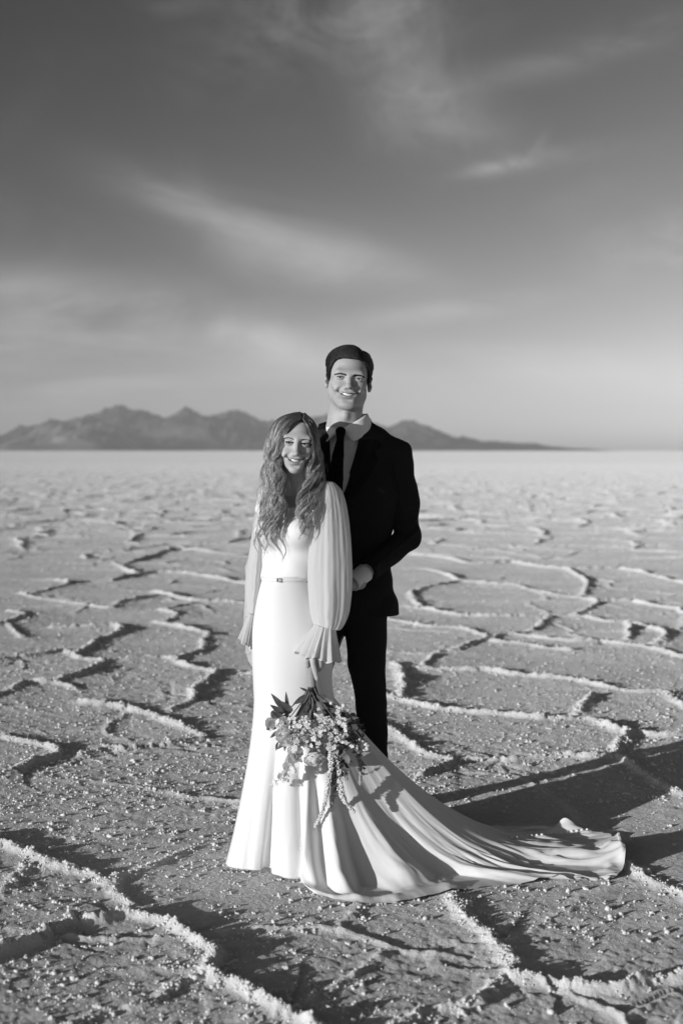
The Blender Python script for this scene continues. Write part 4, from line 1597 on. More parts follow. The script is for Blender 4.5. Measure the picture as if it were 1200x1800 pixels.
vel = (upS[-1] - upS[-2]); vel /= np.linalg.norm(vel, axis=1, keepdims=True)
NL = 150
t = np.linspace(0, 1, NL + 1)[1:, None]
hd = np.hypot(HX - knee[:, 0], HY - knee[:, 1])
far = smooth01(hd, .16, .75)
pz = 1.0 + 1.75 * far
ph = 1.55 - .60 * far
zk = knee[:, 2]
tz_ = np.clip(t, 0, 1)
xh = tz_ ** ph
Zl = zk * (1 - tz_) ** pz * (1 - far * .0)
Xl = knee[:, 0] + (HX - knee[:, 0]) * xh
Yl = knee[:, 1] + (HY - knee[:, 1]) * xh
low = np.stack([Xl, Yl, np.maximum(Zl, 0.0)], -1)
P = np.concatenate([upS, low], 0)
NRW = len(P)
# folds: along the generators, growing towards the hem
du = np.roll(P, -1, 1) - np.roll(P, 1, 1); dv_ = np.gradient(P, axis=0)
Nn = np.cross(dv_, du); Nn /= np.linalg.norm(Nn, axis=2, keepdims=True) + 1e-12
outw = P[:, :, :2] - np.array([knee[:, 0].mean(), knee[:, 1].mean()])
sg = np.sign((Nn[..., :2] * outw).sum(-1) + .3 * Nn[..., 2])
Nn *= sg[..., None]
v01 = np.concatenate([np.zeros(len(upS)), np.linspace(0, 1, NL + 1)[1:]])[:, None]
s_ = su[None, :] / arc[-1]
# named folds: centre angle, width in degrees, height
FOLDS = [(160, 9, .010), (128, 8, .012), (112, 5, -.020), (98, 8, .020), (82, 4, -.026), (70, 6, .045), (60, 5, -.040), (50, 5.5, .055), (41, 4.5, -.050), (33, 4.5, .055), (26, 3.5, -.040),
         (20, 3.2, .040), (13, 3.0, -.030), (7, 3, .028), (1, 3, -.022), (-6, 4, .035), (-14, 3.5, -.025), (-21, 4, .030), (-30, 5, -.03), (-42, 7, .035), (-60, 9, -.03), (-85, 10, .03), (-120, 12, -.02)]
dsp = np.zeros((NRW, NU))
for (c, w, a_) in FOLDS:
    drift = c + 5 * np.sin(v01 * 2.3 + c * .13) * far[None, :] * v01
    hold = smooth01(v01, .50, .85) if -75 < c < 28 else 1.0
    dsp += a_ * hold * np.exp(-((TH[None, :] - drift) / w) ** 2)
grow = smooth01(v01, 0.02, .75) ** 1.15
grow = grow * (1 - .35 * smooth01(v01, .8, 1.0) * far[None, :])
roll = smooth01(v01, .72, .93) * smooth01(TH[None, :], 16, 30) * smooth01(88 - TH[None, :], 0, 12)
dsp = dsp * grow * .85 * (1 - .80 * roll) + .018 * roll * np.exp(-((v01 - .93) / .05) ** 2)
fine = fbm(s_ * 46 + 0 * v01, v01 * 2.2 + 0 * s_, 4, 401) * .016 * grow * (0.25 + far[None, :])
fine += fbm(s_ * 130 + 0 * v01, v01 * 5 + 0 * s_, 3, 411) * .005 * grow * far[None, :]
# crisp creases where the cloth lies in heaps on the salt
rid = 1 - np.abs(fbm(s_ * 62 + .9 * v01, v01 * 2.6 + 0 * s_, 3, 431)) * 3.2
fine += np.clip(rid, 0, 1) ** 2 * .022 * smooth01(v01, .45, .75) * far[None, :] * smooth01(22 - TH[None, :], 0, 14) * smooth01(TH[None, :] + 60, 0, 20)
dsp = dsp + fine
onground = smooth01(.06 - P[..., 2], 0, .05)
P = P + Nn * dsp[..., None]
gz = ground_z(P[..., 0].ravel(), P[..., 1].ravel()).reshape(P.shape[:2])
base_z = gz + .008
liftg = np.maximum(dsp, 0) * .75 * onground
P[..., 2] = np.where(P[..., 2] < base_z + liftg, base_z + liftg, P[..., 2])
tip = atz(994, 1462)[:2]
dt = np.hypot((P[..., 0] - tip[0]) / .045, (P[..., 1] - tip[1]) / .06)
P[..., 2] += .078 * np.exp(-dt ** 2 * 1.2) * smooth01(v01, .80, 1.0) * (TH[None, :] < -12) * (TH[None, :] > -40)
cor = np.exp(-((TH[None, :] + 4) / 5.5) ** 2) * smooth01(v01, .86, 1.0)
P[..., 2] += .052 * cor
P[..., 0] -= .035 * cor * smooth01(v01, .95, 1.0)
# front hem hangs just clear of the salt
clr = .006 + .012 * (1 - far)
P[..., 2] = np.maximum(P[..., 2], gz + clr[None, :])
SK = P
me = npmesh('skirt', P.reshape(-1, 3) - OB, grid_faces(NRW, NU, True))
skirt = link('skirt', me, M_CREPE, gown)

# ------------------------------------------------------------------ belt with a small clasp
rows = []
for k_, (py, g) in enumerate(((1012.2, .002), (1013, .004), (1018.2, .004), (1019, .002))):
    j = np.interp(py, [u[0] for u in UP], np.arange(len(UP)))
    i0 = int(j); fr = j - i0
    r_ = up[i0] * (1 - fr) + up[min(i0 + 1, len(UP) - 1)] * fr
    c = r_.mean(0)
    o_ = r_[:, :2] - c[:2]
    o_ = o_ * (1 + g / np.linalg.norm(o_, axis=1, keepdims=True))
    rows.append(np.concatenate([c[:2] + o_, np.full((NU, 1), r_[0, 2])], 1))
rows = np.array(rows)
link('belt', npmesh('belt', rows.reshape(-1, 3) - OB, grid_faces(4, NU, True)), mat('ivory satin', .77, .55, .3), gown)
jb = np.argmin(np.abs(rows[1, :, 0] - B(493, 1016)[0]) + 9 * (rows[1, :, 1] > YB))
bp_ = (rows[1, jb] + rows[2, jb]) / 2
nrm = rows[1, jb] - rows[1].mean(0); nrm[2] = 0; nrm /= np.linalg.norm(nrm)
tg = np.array((-nrm[1], nrm[0], 0))
ringp = []
for a_, b_ in ((-1, -1), (1, -1), (1, 1), (-1, 1), (-1, -1)):
    ringp.append(bp_ + nrm * .005 + tg * a_ * .0062 + np.array((0, 0, b_ * .0055)))
rp = np.concatenate([np.linspace(ringp[i], ringp[i + 1], 5)[:-1] for i in range(4)] + [[ringp[4]]])
Vt, Ft = tubes(rp[None], np.full(len(rp), .0019), 6)
link('clasp', npmesh('clasp', Vt - OB, Ft), mat('dull metal clasp', .22, .3, .6), gown)


# ------------------------------------------------------------------ sleeves: sheer, full, gathered into a flared cuff
def sleeve(stations, gather_tilt, cuff, seed, dYs):
    """stations: (py, left, right, half depth); cuff: (left top, right top, left bottom, right bottom) pixels"""
    r_ = np.random.default_rng(seed)
    n = 180
    ph_ = np.linspace(0, 2 * np.pi, n, endpoint=False)
    rows = []
    st = np.array(stations, float)
    kk = np.linspace(0, len(st) - 1, 90)
    ss = np.stack([np.interp(kk, np.arange(len(st)), st[:, c]) for c in range(4)], 1)
    for _ in range(10):
        ss[1:-1] = (ss[:-2] + 2 * ss[1:-1] + ss[2:]) / 4
    for i, (py, l, r, dp) in enumerate(ss):
        q = i / 89
        c = B((l + r) / 2, py, np.interp(q, [0, .5, 1], dYs))
        w = (r - l) / 2 / 484
        tilt = (np.interp(q, [0, .8, 1], [0, .2, 1]) * gather_tilt) / 484
        fold = (.5 + .5 * smooth01(np.array(q), .1, .55)) * (np.sin(5 * ph_ + 1.6 * np.sin(2 * ph_ + seed) + .9 * q) * .032 + np.sin(11 * ph_ + 2.6 * np.sin(3 * ph_ + seed * 2) - 1.6 * q) * .011 + np.sin(23 * ph_ + q * 2) * .010)
        gath = np.exp(-((q - 0) / .10) ** 2) + np.exp(-((q - 1) / .09) ** 2)
        fold = fold + gath * (.07 * np.sin(25 * ph_ + 1.5 * np.sin(4 * ph_)))
        k_ = 1 + fold
        x = c[0] + w * k_ * np.cos(ph_)
        y = c[1] - dp * k_ * np.sin(ph_)
        z = c[2] - tilt * np.cos(ph_)
        rows.append(np.stack([x, y, z + 0 * x], 1))
    P = np.array(rows)
    # soft sag wrinkles across the lower part
    A_, q_ = np.meshgrid(ph_, np.linspace(0, 1, 90))
    cen = P.mean(1, keepdims=True)
    rr = P - cen
    rr /= np.linalg.norm(rr, axis=2, keepdims=True) + 1e-9
    wr_ = fbm(A_ * 1.2 + seed, q_ * 3.2, 4, 500 + seed) * .009 * np.sin(np.pi * np.clip(q_, 0, 1)) ** .7
    wr_[:, -8:] += (wr_[:, :8] - wr_[:, -8:]) * np.linspace(0, 1, 8)
    P = P + rr * wr_[..., None]
    V1, F1 = P.reshape(-1, 3), grid_faces(90, n, True)
    slv = link('sleeve', npmesh('sleeve', V1 - OB, F1), M_CHIFFON, gown)
    # cuff
    (lt, rt, lb, rb) = cuff
    rows = []
    m_ = 26
    for i in range(m_):
        q = i / (m_ - 1)
        L_ = np.array(lt) * (1 - q) + np.array(lb) * q
        R_ = np.array(rt) * (1 - q) + np.array(rb) * q
        c = B((L_[0] + R_[0]) / 2, (L_[1] + R_[1]) / 2, dYs[2])
        w = math.hypot(R_[0] - L_[0], 0) / 2 / 484
        tl = (R_[1] - L_[1]) / 2 / 484
        fold = (.03 + .075 * q) * np.sin(15 * ph_ + 1.6 * np.sin(2 * ph_ + seed) + .5 * q) + (.02 + .045 * q) * np.sin(6 * ph_ + seed) + .03 * np.sin(27 * ph_ + 1.2 * np.sin(3 * ph_))
        k_ = 1 + fold * (1 - .3 * np.cos(ph_) ** 4)
        dp = (.034 + .034 * q)
        x = c[0] + w * k_ * np.cos(ph_)
        y = c[1] - dp * k_ * np.sin(ph_)
        z = c[2] - tl * np.cos(ph_) + q * .0035 * np.cos(15 * ph_ + 1.6 * np.sin(2 * ph_ + seed)) + q * .005 * np.sin(6 * ph_ + seed + 1) - q * .004 * np.abs(np.sin(ph_))
        rows.append(np.stack([x, y, z], 1))
    P2 = np.array(rows)
    link('cuff', npmesh('cuff', P2.reshape(-1, 3) - OB, grid_faces(m_, n, True)), M_CHIFFON, gown)
    # rolled hem of the cuff and the gathering band
    pth = np.concatenate([P2[-1], P2[-1][:1]])
    Vt, Ft = tubes(pth[None], np.full(len(pth), .0012), 5)
    link('cuff_hem', npmesh('cuff_hem', Vt - OB, Ft), M_CHIFFON, gown)
    return slv


sleeve([(846, 566, 580, .016), (848, 560, 588, .03), (858, 554, 598, .05), (876, 551, 605, .062), (900, 548, 609.5, .068), (950, 543, 615, .074), (1000, 540, 618, .078), (1040, 540.5, 617.5, .078),
        (1068, 543, 614.5, .074), (1086, 547, 610, .066), (1098, 551, 604, .056), (1104, 553, 598, .042), (1103, 554, 590, .030)], 5,
       ((553, 1097), (589, 1107), (522, 1146), (597, 1160)), 3, (-.045, -.06, -.142))
sleeve([(866, 459, 470, .02), (868, 455, 474, .03), (878, 452, 478, .045), (900, 448, 477, .055), (940, 442, 470, .06), (980, 436.5, 467, .062), (1020, 431, 464, .062), (1050, 431, 459, .056),
        (1066, 433, 455, .046), (1076, 436, 451, .034), (1079, 438, 449, .024)], 2,
       ((437, 1077), (450, 1081), (419, 1121), (447, 1135)), 4, (.055, .07, .03))

# ------------------------------------------------------------------ covered buttons down the train
jt = np.argmin(np.abs(TH - (-9)))
pxs = np.linspace(899, 1040, 17)
from mathutils.bvhtree import BVHTree
bvh = BVHTree.FromPolygons([Vector(p) for p in SK.reshape(-1, 3)], [tuple(q) for q in grid_faces(NRW, NU, True)])
bb = bmesh.new(); bmesh.ops.create_uvsphere(bb, u_segments=12, v_segments=8, radius=.0058)
bmesh.ops.scale(bb, vec=(1, 1, .75), verts=bb.verts)
mbt = bpy.data.meshes.new('button'); bb.to_mesh(mbt); bb.free()
mbt.materials.append(mat('button satin', .80, .3, .5))
mbt.polygons.foreach_set('use_smooth', np.ones(len(mbt.polygons), dtype=bool))
for i, px in enumerate(pxs):
    py = np.interp(px, [899, 970, 1040], [1474, 1466, 1458])
    d = Vector(ray(px, py)).normalized()
    hit = bvh.ray_cast(Vector((0, 0, HC)), d)
    if hit[0] is None:
        continue
    ob = bpy.data.objects.new('button', mbt); COL.objects.link(ob); ob.parent = gown
    ob.location = hit[0] + Vector((0, 0, .003)) - Vector(OB)
# ------------------------------------------------------------------ the bride's long wavy hair
r7 = np.random.default_rng(77)
GL = [  # guides from the face to the nape, left of the picture
    [(530, 737, -.082), (513, 746, -.100), (499, 766, -.100), (491, 797, -.090), (492, 830, -.095), (496, 868, -.122), (494, 905, -.142), (486, 950, -.150)],
    [(529, 727, -.045), (503, 733, -.068), (487, 760, -.070), (482, 800, -.066), (484, 840, -.082), (485, 880, -.118), (480, 915, -.138), (474, 965, -.142)],
    [(528, 725, -.015), (497, 733, -.030), (479, 766, -.032), (476, 812, -.036), (478, 860, -.075), (472, 905, -.115), (462, 945, -.125), (457, 990, -.122)],
    [(527, 725, .020), (493, 735, .010), (475, 770, .006), (469, 820, .000), (468, 870, -.035), (460, 910, -.085), (450, 945, -.105), (452, 985, -.108)],
    [(526, 726, .060), (494, 738, .068), (477, 780, .068), (472, 830, .060), (471, 880, .045), (467, 920, .040), (462, 950, .040), (463, 975, .04)],
]
GR = [
    [(533, 737, -.082), (541, 750, -.096), (547, 774, -.090), (548, 806, -.082), (543, 838, -.098), (530, 868, -.132), (520, 905, -.150), (524, 955, -.158)],
    [(535, 727, -.045), (549, 742, -.066), (554, 776, -.062), (553, 812, -.062), (549, 842, -.090), (541, 876, -.132), (532, 915, -.150), (534, 962, -.158)],
    [(535, 726, -.015), (552, 746, -.030), (556, 785, -.030), (556, 824, -.046), (556, 852, -.095), (549, 882, -.128), (540, 920, -.145), (538, 958, -.152)],
    [(535, 726, .020), (553, 748, .012), (558, 790, .006), (561, 828, -.010), (563, 850, -.070), (557, 876, -.120), (549, 905, -.138), (544, 938, -.145)],
    [(534, 727, .060), (553, 750, .066), (558, 795, .066), (560, 840, .060), (558, 880, .055), (555, 915, .05), (550, 945, .05), (548, 970, .05)],
]
NS = 44


def guide_set(G_):
    return np.array([spline([B(*p) for p in g], 8) for g in G_])


def make_locks(G_, nl, per, seed, side):
    r_ = np.random.default_rng(seed)
    gs = guide_set(G_)
    m_ = gs.shape[1]
    # cumulative length, resample evenly
    out, rad, ton, core = [], [], [], []
    for k in range(nl):
        g = (k + r_.random()) / nl * (len(gs) - 1)
        i0 = min(int(g), len(gs) - 2); fr = g - i0
        base = gs[i0] * (1 - fr) + gs[i0 + 1] * fr
        cut_ = 1.0 - .42 * r_.random() ** .8
        L = np.concatenate([[0], np.cumsum(np.linalg.norm(np.diff(base, axis=0), axis=1))])
        tq = np.linspace(0, L[-1] * cut_, NS)
        base = np.stack([np.interp(tq, L, base[:, c]) for c in range(3)], 1)
        lt_ = .45 + 1.0 * r_.random()
        tt_ = np.linspace(0, 1, NS)
        amp = .0125 * smooth01(tt_, .28, .65) * (.7 + .6 * r_.random())
        wl = .115 + .012 * math.sin(k * .9); p0 = g * 1.7 * side + .75 * r_.normal()
        phs = tq / wl * 2 * np.pi + p0
        wave = np.stack([amp * np.sin(phs), .6 * amp * np.cos(phs), 0 * phs], 1)
        off = r_.normal(0, 1, 3) * np.array([.003, .004, 0])
        lock = base + wave + off * smooth01(tt_, .05, .3)[:, None]
        spread = (.0034 + .0040 * smooth01(tt_, .08, .45) - .0050 * smooth01(tt_, .62, 1.0))
        for j in range(per):
            a, q = r_.random() * 6.28, math.sqrt(r_.random())
            tw = a + 2.0 * tt_ * (r_.random() - .3)
            o3 = np.stack([np.cos(tw) * q, np.sin(tw) * q * .7, 0 * tt_], 1) * spread[:, None]
            jit = np.stack([np.interp(tt_, np.linspace(0, 1, 6), r_.normal(0, .0013, 6)) for _ in range(3)], 1) * smooth01(tt_, 0, .2)[:, None]
            stray = (r_.random() < .14) * smooth01(tt_, .4, 1.0)[:, None] * r_.normal(0, .013, 3)
            # root spread along the parting
            path = lock + o3 + jit + stray
            e_ = 1 - .40 * r_.random() ** 1.6
            path = np.stack([np.interp(tt_ * e_, tt_, path[:, c]) for c in range(3)], 1)
            out.append(path)
            rad.append((.00062) * (0.75 + .5 * r_.random()) * np.interp(tt_, [0, .8, 1], [1, .9, .2]))
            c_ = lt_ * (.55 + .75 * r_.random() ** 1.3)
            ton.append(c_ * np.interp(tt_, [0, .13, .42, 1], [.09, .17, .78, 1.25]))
        core.append((lock, spread))
    return np.array(out), np.array(rad), np.array(ton), core


pL, rL, tL, cL = make_locks(GL, 66, 75, 1, -1)
pR, rR, tR, cR = make_locks(GR, 58, 75, 2, 1)
V1, F1 = tubes(np.concatenate([pL, pR]), np.concatenate([rL, rR]), 3)
T1 = np.repeat(np.concatenate([tL, tR]).ravel(), 3)
# cores, so no light leaks through the locks
cp = np.array([c[0] for c in cL + cR])
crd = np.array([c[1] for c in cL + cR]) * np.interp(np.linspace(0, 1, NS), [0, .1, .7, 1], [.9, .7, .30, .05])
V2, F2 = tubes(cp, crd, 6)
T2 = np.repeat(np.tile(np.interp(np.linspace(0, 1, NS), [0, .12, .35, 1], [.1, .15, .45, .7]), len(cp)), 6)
# the combed mass over the skull
fh = Field((-.10, -.11, -.10), (.10, .125, .14), .0025)
X, Y, Z = np.meshgrid(*fh.ax, indexing='ij')
q = np.stack([X / .0725, (Y - .016) / .0925, (Z - .034) / .0765], -1)
rr = np.linalg.norm(q, axis=-1)
dn = q / (rr[..., None] + 1e-9)
az = np.degrees(np.arctan2(dn[..., 0], -dn[..., 1]))
lim = np.interp(np.abs(az), [0, 18, 35, 50, 62, 75, 100, 180], [.56, .50, .36, .12, -.35, -.9, -1.1, -1.1])
inn = smooth01(dn[..., 2] - lim, -.03, .12)
thick = .0012 * inn - .008 * (1 - inn)
# a shallow groove at the parting
part = np.exp(-((X - .012) / .003) ** 2) * smooth01(Z, .05, .08)
fh.d = np.maximum((rr - 1) * .08 - thick + .0008 * part, -(rr - .9) * .08).astype(np.float32)
v3, f3 = fh.surface(2)
v3 = xf(v3, BM)
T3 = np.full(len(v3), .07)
V, F = join([(V1, F1), (V2, F2), (v3, f3)])
mh_ = npmesh('hair', V - OB, F)
hair_b = link('hair', mh_, None, bride)
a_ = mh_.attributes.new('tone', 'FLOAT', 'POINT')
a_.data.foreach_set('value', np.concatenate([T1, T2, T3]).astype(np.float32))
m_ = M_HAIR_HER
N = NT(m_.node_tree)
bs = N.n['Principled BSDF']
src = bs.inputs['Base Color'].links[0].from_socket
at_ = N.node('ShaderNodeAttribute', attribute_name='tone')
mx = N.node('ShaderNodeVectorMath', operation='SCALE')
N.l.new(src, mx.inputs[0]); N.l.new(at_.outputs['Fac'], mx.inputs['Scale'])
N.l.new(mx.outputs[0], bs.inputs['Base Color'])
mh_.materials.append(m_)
# ================================================================== the bouquet, hanging head down from her hand
YQ = 4.955
def Q(px, py, dY=0.0):
    return at(px, py, YQ + dY)


q0 = Q(548, 1205, .04)
bouquet = empty('bouquet', tuple(q0), "loose bouquet of pale blooms and trailing greenery hanging upside down from the bride's hand", 'bouquet')
OQ = np.array(bouquet.location)
M_LEAF = mat('dark green leaf', 0.115, 0.5, 0.4, var=(60, 0.4), trans=0.15)
M_LEAF2 = mat('grey green leaf', 0.16, 0.55, 0.35, var=(60, 0.35), trans=0.15)
M_STEM = mat('flower stem', 0.11, 0.55, 0.35, var=(200, 0.4))
M_PETAL = mat('pale petal', 0.84, 0.6, 0.25, var=(90, 0.10), trans=0.38)
M_PETAL2 = mat('dusty petal', 0.52, 0.6, 0.25, var=(90, 0.2), trans=0.2)
M_BLOOM = mat('white blossom', 0.78, 0.6, 0.25, trans=0.15)
M_WRAP = mat('stem ribbon', 0.30, 0.6, 0.3, bump=(500, .3, .001))
rq = np.random.default_rng(31)


def frame(d, roll=0.0):
    d = np.array(d, float); d /= np.linalg.norm(d)
    u = np.cross(d, (0.13, 0.9, 0.2)); u /= np.linalg.norm(u)
    w = np.cross(d, u)
    c, s_ = math.cos(roll), math.sin(roll)
    return d, u * c + w * s_, w * c - u * s_


def leaf_arr(p, d, L, Wd, bend, roll, n=9, m_=5, tip=1.0):
    """a leaf blade: base p, direction d, length, half width, droop"""
    d, u, w = frame(d, roll)
    P = []
    for i in range(n):
        t = i / (n - 1)
        wd = Wd * (math.sin(math.pi * min(1, t ** .75)) ** .9 if tip else math.sqrt(max(0, 1 - (2 * t - 1) ** 2))) + .0002
        cen = np.array(p) + d * L * t + w * bend * L * t * t
        for j in range(m_):
            q = (j / (m_ - 1) * 2 - 1)
            P.append(cen + u * wd * q + w * abs(q) * wd * .35)
    return np.array(P), grid_faces(n, m_)


def part(name, arrs, m_, label=None):
    V, F = join(arrs) if isinstance(arrs, list) else arrs
    ob = link(name, npmesh(name, V - OQ, F), m_, bouquet)
    if label:
        ob['label'] = label
    return ob


# ribbon-bound handle, and stems fanning out of it
h0, h1 = Q(545, 1160, .036), Q(548, 1207, .030)
hp = spline([h0, h0 * .5 + h1 * .5, h1], 10)
Vw, Fw = tubes(hp[None], np.interp(np.arange(len(hp)), [0, 10, 20], [.0145, .0145, .0165]) * (1 + .05 * np.sin(np.arange(len(hp)) * 2.1)), 18)
part('stem_wrap', (Vw, Fw), M_WRAP)
for i in range(40):
    a = rq.normal(0, .45)
    tip_ = Q(552 + 95 * math.sin(a) + rq.normal(0, 5), 1262 + rq.random() * 22, rq.normal(-.0, .035))
    b0 = h1 + np.array((rq.normal(0, .006), rq.normal(0, .006), .012))
    path = spline([b0, b0 * .62 + tip_ * .38 + np.array((-.010 * math.sin(a), 0, -.006)), tip_], 8)
    part('stem', tubes(path[None], np.linspace(.0024, .0015, len(path)), 6), M_STEM)
# pointed leaves round the top, as the photograph shows them
for (x0, y0, x1, y1, wpx, dy) in [(505, 1252, 474, 1214, 8, .0), (500, 1254, 472, 1236, 7, -.02), (506, 1250, 503, 1211, 5, .0), (515, 1250, 485, 1228, 8, -.01), (498, 1262, 478, 1250, 7, -.03),
                                  (556, 1222, 593, 1234, 9, .0), (560, 1228, 600, 1246, 9, .015), (566, 1250, 606, 1256, 9, -.01), (588, 1254, 630, 1262, 8, .01), (540, 1222, 512, 1240, 7, .0), (544, 1216, 525, 1206, 4, .0),
                                  (540, 1232, 518, 1262, 8, -.02), (556, 1232, 575, 1262, 8, -.02), (548, 1225, 545, 1268, 8, .0)]:
    p0, p1 = Q(x0, y0, dy), Q(x1, y1, dy - .015)
    d = p1 - p0
    part('leaf', leaf_arr(p0, d, np.linalg.norm(d) * .92, wpx * .72 / 507, .10, rq.normal(0, .3), 11), M_LEAF)
# filling foliage
for i in range(84):
    a = rq.random() * 6.28; r_ = math.sqrt(rq.random())
    x, y = 556 + 74 * r_ * math.cos(a), 1284 + 42 * r_ * math.sin(a)
    dpt = -.045 * math.sqrt(max(0, 1 - r_ ** 2)) + rq.normal(0, .018) + .02
    p0 = Q(x, y, dpt)
    d = np.array([(x - 552) / 70 + rq.normal(0, .5), -.5 + rq.normal(0, .5), -.6 - (y - 1270) / 60 + rq.normal(0, .5)])
    part('leaf', leaf_arr(p0, d, .028 + .03 * rq.random(), .006 + .008 * rq.random(), rq.normal(0, .3), rq.random() * 6), M_LEAF if rq.random() < .65 else M_LEAF2)


def rose(p, d, r, m_, seed, lab=None):
    """layered petals cupped round a tight heart, like a ranunculus"""
    rr = np.random.default_rng(seed)
    d, u, w = frame(d)
    arr = []
    for L in range(6):
        n = (4, 5, 6, 7, 8, 9)[L]
        for k in range(n):
            a0 = 2 * math.pi * k / n + L * .7 + rr.normal(0, .1)
            rad = r * (.16 + .15 * L) * (1 + rr.normal(0, .05)); hgt = r * (.75 - .085 * L)
            wid = 2 * math.pi / n * .78
            P = []
            for i in range(6):
                t = i / 5
                for j in range(7):
                    q = j / 6 * 2 - 1
                    open_ = rad * (.35 + .65 * math.sin(t * math.pi * .55)) * (1 - .22 * t ** 3 * (1.2 - .2 * L))
                    z = -r * .25 + (hgt + r * .25) * t * (1 - .14 * q * q * t)
                    a_ = a0 + q * wid * (.35 + .65 * math.sin(math.pi * (.15 + .6 * t)))
                    ruff = 1 + .05 * math.sin(q * 5 + k) * t
                    P.append(np.array(p) + (u * math.cos(a_) + w * math.sin(a_)) * open_ * ruff + d * z)
            arr.append((np.array(P), grid_faces(6, 7)))
    ob = part('rose', arr, m_, lab)
    return ob


for i, (x, y, rp, dy, dx_, dz_, m_) in enumerate([
    (503, 1294, 21, -.050, -.4, -.3, M_PETAL), (552, 1331, 21, -.050, .1, -.9, M_PETAL), (520, 1318, 17, -.035, -.3, -.8, M_PETAL), (477, 1272, 13, -.02, -.8, .1, M_PETAL),
    (484, 1256, 10, -.02, -.7, .4, M_PETAL2), (585, 1284, 13, -.055, .3, -.2, M_PETAL2), (537, 1300, 14, -.065, -.1, -.4, M_PETAL2), (612, 1292, 14, -.03, .6, -.3, M_PETAL2), (500, 1268, 11, -.05, -.4, .1, M_PETAL),
    (592, 1316, 13, -.05, .4, -.7, M_PETAL2), (618, 1262, 11, -.01, .8, .1, M_PETAL2)]):
    rose(Q(x, y, dy), (dx_, -1, dz_), rp / 507, m_, 40 + i, 'pale full bloom' if m_ is M_PETAL and rp > 16 else None)


def blossom_arr(p, d, r, rr):
    d, u, w = frame(d, rr.random() * 6)
    arr = []
    for k in range(5):
        a = 2 * math.pi * k / 5
        e = u * math.cos(a) + w * math.sin(a)
        arr.append(leaf_arr(np.array(p), e + d * .35, r, r * .42, -.25, 0, 5, 3, 0))
    v = IV * r * .22 + np.array(p) + d * r * .15
    arr.append((v, IF))
    return arr


def cluster(x, y, spx, n, dy, m_, seed, rr_=(3.4, 5.6)):
    rr = np.random.default_rng(seed)
    arr = []
    for k in range(n):
        px, py = x + rr.normal(0, spx), y + rr.normal(0, spx)
        p = Q(px, py, dy + rr.normal(0, .010))
        arr += blossom_arr(p, (rr.normal(0, .5), -1, rr.normal(-.1, .5)), rr.uniform(*rr_) / 507, rr)
    part('blossom_cluster', arr, m_)


for i, c in enumerate([(541, 1278, 7, 12, -.075), (548, 1300, 7, 10, -.08), (523, 1272, 7, 10, -.07), (512, 1279, 6, 8, -.06), (574, 1271, 8, 12, -.07), (594, 1262, 7, 10, -.05), (536, 1262, 5, 6, -.07),
                       (498, 1282, 6, 8, -.055), (590, 1298, 6, 7, -.07), (566, 1292, 6, 7, -.08), (620, 1308, 6, 7, -.035), (606, 1272, 6, 6, -.04), (560, 1256, 5, 5, -.055), (598, 1248, 4, 6, -.03), (490, 1292, 6, 7, -.03)]):
    cluster(*c, M_BLOOM if i % 4 != 3 else M_PETAL2, 60 + i)
for i in range(16):
    a = rq.random() * 6.28; r_ = math.sqrt(rq.random())
    cluster(552 + 62 * r_ * math.cos(a), 1292 + 34 * r_ * math.sin(a), 5.5, 6, -.05 - .02 * rq.random(), (M_BLOOM, M_PETAL, M_PETAL2)[i % 3], 120 + i)


def string(pts, wpx, dens, m_, seed, taper=True, grain=1.55, lab=None):
    """a trailing flower string: small grains packed round a drooping stem"""
    rr = np.random.default_rng(seed)
    S_ = spline([Q(*p) for p in pts], 12)
    L = np.linalg.norm(np.diff(S_, axis=0), axis=1).sum()
    n = int(L * dens)
    t = rr.random(n)
    k = t * (len(S_) - 1); i0 = np.minimum(k.astype(int), len(S_) - 2); fr = (k - i0)[:, None]
    c = S_[i0] * (1 - fr) + S_[i0 + 1] * fr
    w = wpx / 507 * (1 - .65 * t if taper else 1)
    o_ = rr.normal(0, 1, (n, 3)); o_ /= np.linalg.norm(o_, axis=1, keepdims=True)
    c = c + o_ * (w * np.sqrt(rr.random(n)))[:, None]
    sc = grain / 507 * (.6 + .7 * rr.random((n, 1, 3)))
    V = (IV[None] * sc * (1 + .2 * rr.normal(0, 1, (n, 12 if len(IV) == 12 else len(IV), 1))) + c[:, None]).reshape(-1, 3)
    F = (IF[None] + (np.arange(n) * len(IV))[:, None, None]).reshape(-1, 3)
    arr = [(V, F), tubes(S_[None], np.linspace(.0014, .0006, len(S_)), 5)]
    part('trailing_sprig', arr, m_, lab)


M_STRING = mat('pale amaranth', 0.72, 0.7, 0.25, var=(300, 0.4))
M_STRING2 = mat('green amaranth', 0.42, 0.7, 0.25, var=(300, 0.5))
string([(582, 1322, -.06), (581, 1350, -.075), (575, 1385, -.085), (567, 1425, -.085), (548, 1462, -.085), (531, 1492, -.085)], 6.0, 2600, M_STRING, 80, lab='longest pale drooping string')
string([(590, 1318, -.05), (596, 1355, -.065), (599, 1390, -.07), (606, 1408, -.07), (622, 1427, -.07)], 8, 2800, M_STRING, 81)
string([(594, 1330, -.05), (585, 1360, -.06), (584, 1395, -.065), (582, 1418, -.065)], 6.5, 2300, M_STRING2, 82)
string([(626, 1300, -.02), (631, 1330, -.03), (633, 1352, -.03), (633, 1378, -.03)], 6.5, 2300, M_STRING2, 83)
string([(604, 1318, -.045), (607, 1345, -.055), (609, 1372, -.06)], 6, 2200, M_STRING2, 84)


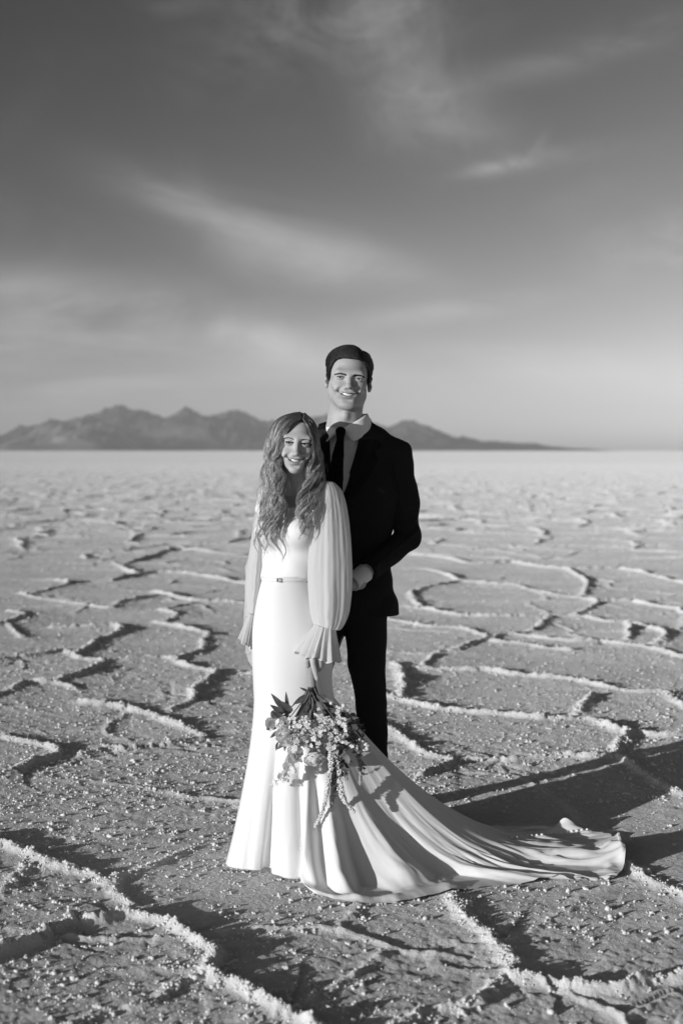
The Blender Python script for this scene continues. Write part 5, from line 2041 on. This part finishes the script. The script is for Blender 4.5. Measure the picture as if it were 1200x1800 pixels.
def sprig(pts, n, sz, m_, seed, rnd=False):
    """a drooping sprig of small leaves or petals"""
    rr = np.random.default_rng(seed)
    S_ = spline([Q(*p) for p in pts], 10)
    arr = [tubes(S_[None], np.linspace(.0015, .0006, len(S_)), 5)]
    for k in range(n):
        t = (k + .5) / n
        i0 = int(t * (len(S_) - 2))
        d = S_[i0 + 1] - S_[i0]; d /= np.linalg.norm(d)
        o_ = rr.normal(0, .8, 3); o_[1] -= .4
        L = sz / 507 * (1.15 - .6 * t) * rr.uniform(.75, 1.2)
        arr.append(leaf_arr(S_[i0], d * .7 + o_, L, L * (.48 if rnd else .33), rr.normal(0, .3), rr.random() * 6, 7, 5, 0 if rnd else 1))
    part('trailing_sprig', arr, m_)


sprig([(518, 1325, -.05), (508, 1345, -.06), (497, 1362, -.06), (478, 1384, -.06)], 34, 14, M_PETAL, 90, True)
sprig([(524, 1322, -.045), (514, 1340, -.055), (510, 1356, -.055), (502, 1372, -.05)], 22, 14, M_PETAL, 91, True)
sprig([(596, 1310, -.05), (602, 1332, -.06), (600, 1352, -.065), (592, 1372, -.06)], 18, 18, M_LEAF, 92, True)
sprig([(618, 1290, -.03), (628, 1318, -.035), (636, 1340, -.03), (640, 1362, -.03)], 24, 12, M_LEAF2, 93)
sprig([(610, 1255, .0), (626, 1270, .0), (636, 1288, -.01), (640, 1306, -.015)], 20, 12, M_LEAF, 94, True)
sprig([(560, 1320, -.05), (563, 1335, -.055), (562, 1352, -.055), (558, 1362, -.055)], 7, 9, M_PETAL2, 95)
sprig([(588, 1340, -.05), (588, 1370, -.06), (590, 1390, -.06), (586, 1412, -.06)], 22, 11, M_LEAF2, 96, True)
# white berries
arr = []
for (x, y) in [(643, 1308), (637, 1304), (645, 1316), (640, 1318), (631, 1300), (634, 1312), (582, 1236), (604, 1240), (646, 1310), (628, 1308)]:
    arr.append((IV2 * rq.uniform(3, 4.4) / 507 + Q(x, y, -.03 + rq.normal(0, .006)), IF2))
part('berry_sprig', arr, M_BLOOM)
# ================================================================== the air: far things fade
bm = bmesh.new()
bmesh.ops.create_cube(bm, size=1.0)
hz = bpy.data.meshes.new('haze')
bm.to_mesh(hz); bm.free()
mh = bpy.data.materials.new('haze air')
mh.use_nodes = True
N = NT(mh.node_tree)
N.n.clear()
pv = N.node('ShaderNodeVolumePrincipled')
pv.inputs['Color'].default_value = (0.95, 0.95, 0.95, 1)
pv.inputs['Density'].default_value = 0.00006
pv.inputs['Anisotropy'].default_value = 0.0
ho = N.node('ShaderNodeOutputMaterial')
N.l.new(pv.outputs[0], ho.inputs['Volume'])
o = link('haze', hz, mh, smooth=False)
o.scale = (26000, 26000, 402.0)
o.location = (0, 0, 201.0 - 1.1)
o['kind'] = 'stuff'
o['label'] = 'thin pale haze over the salt flat that softens the far mountains'
o['category'] = 'haze'
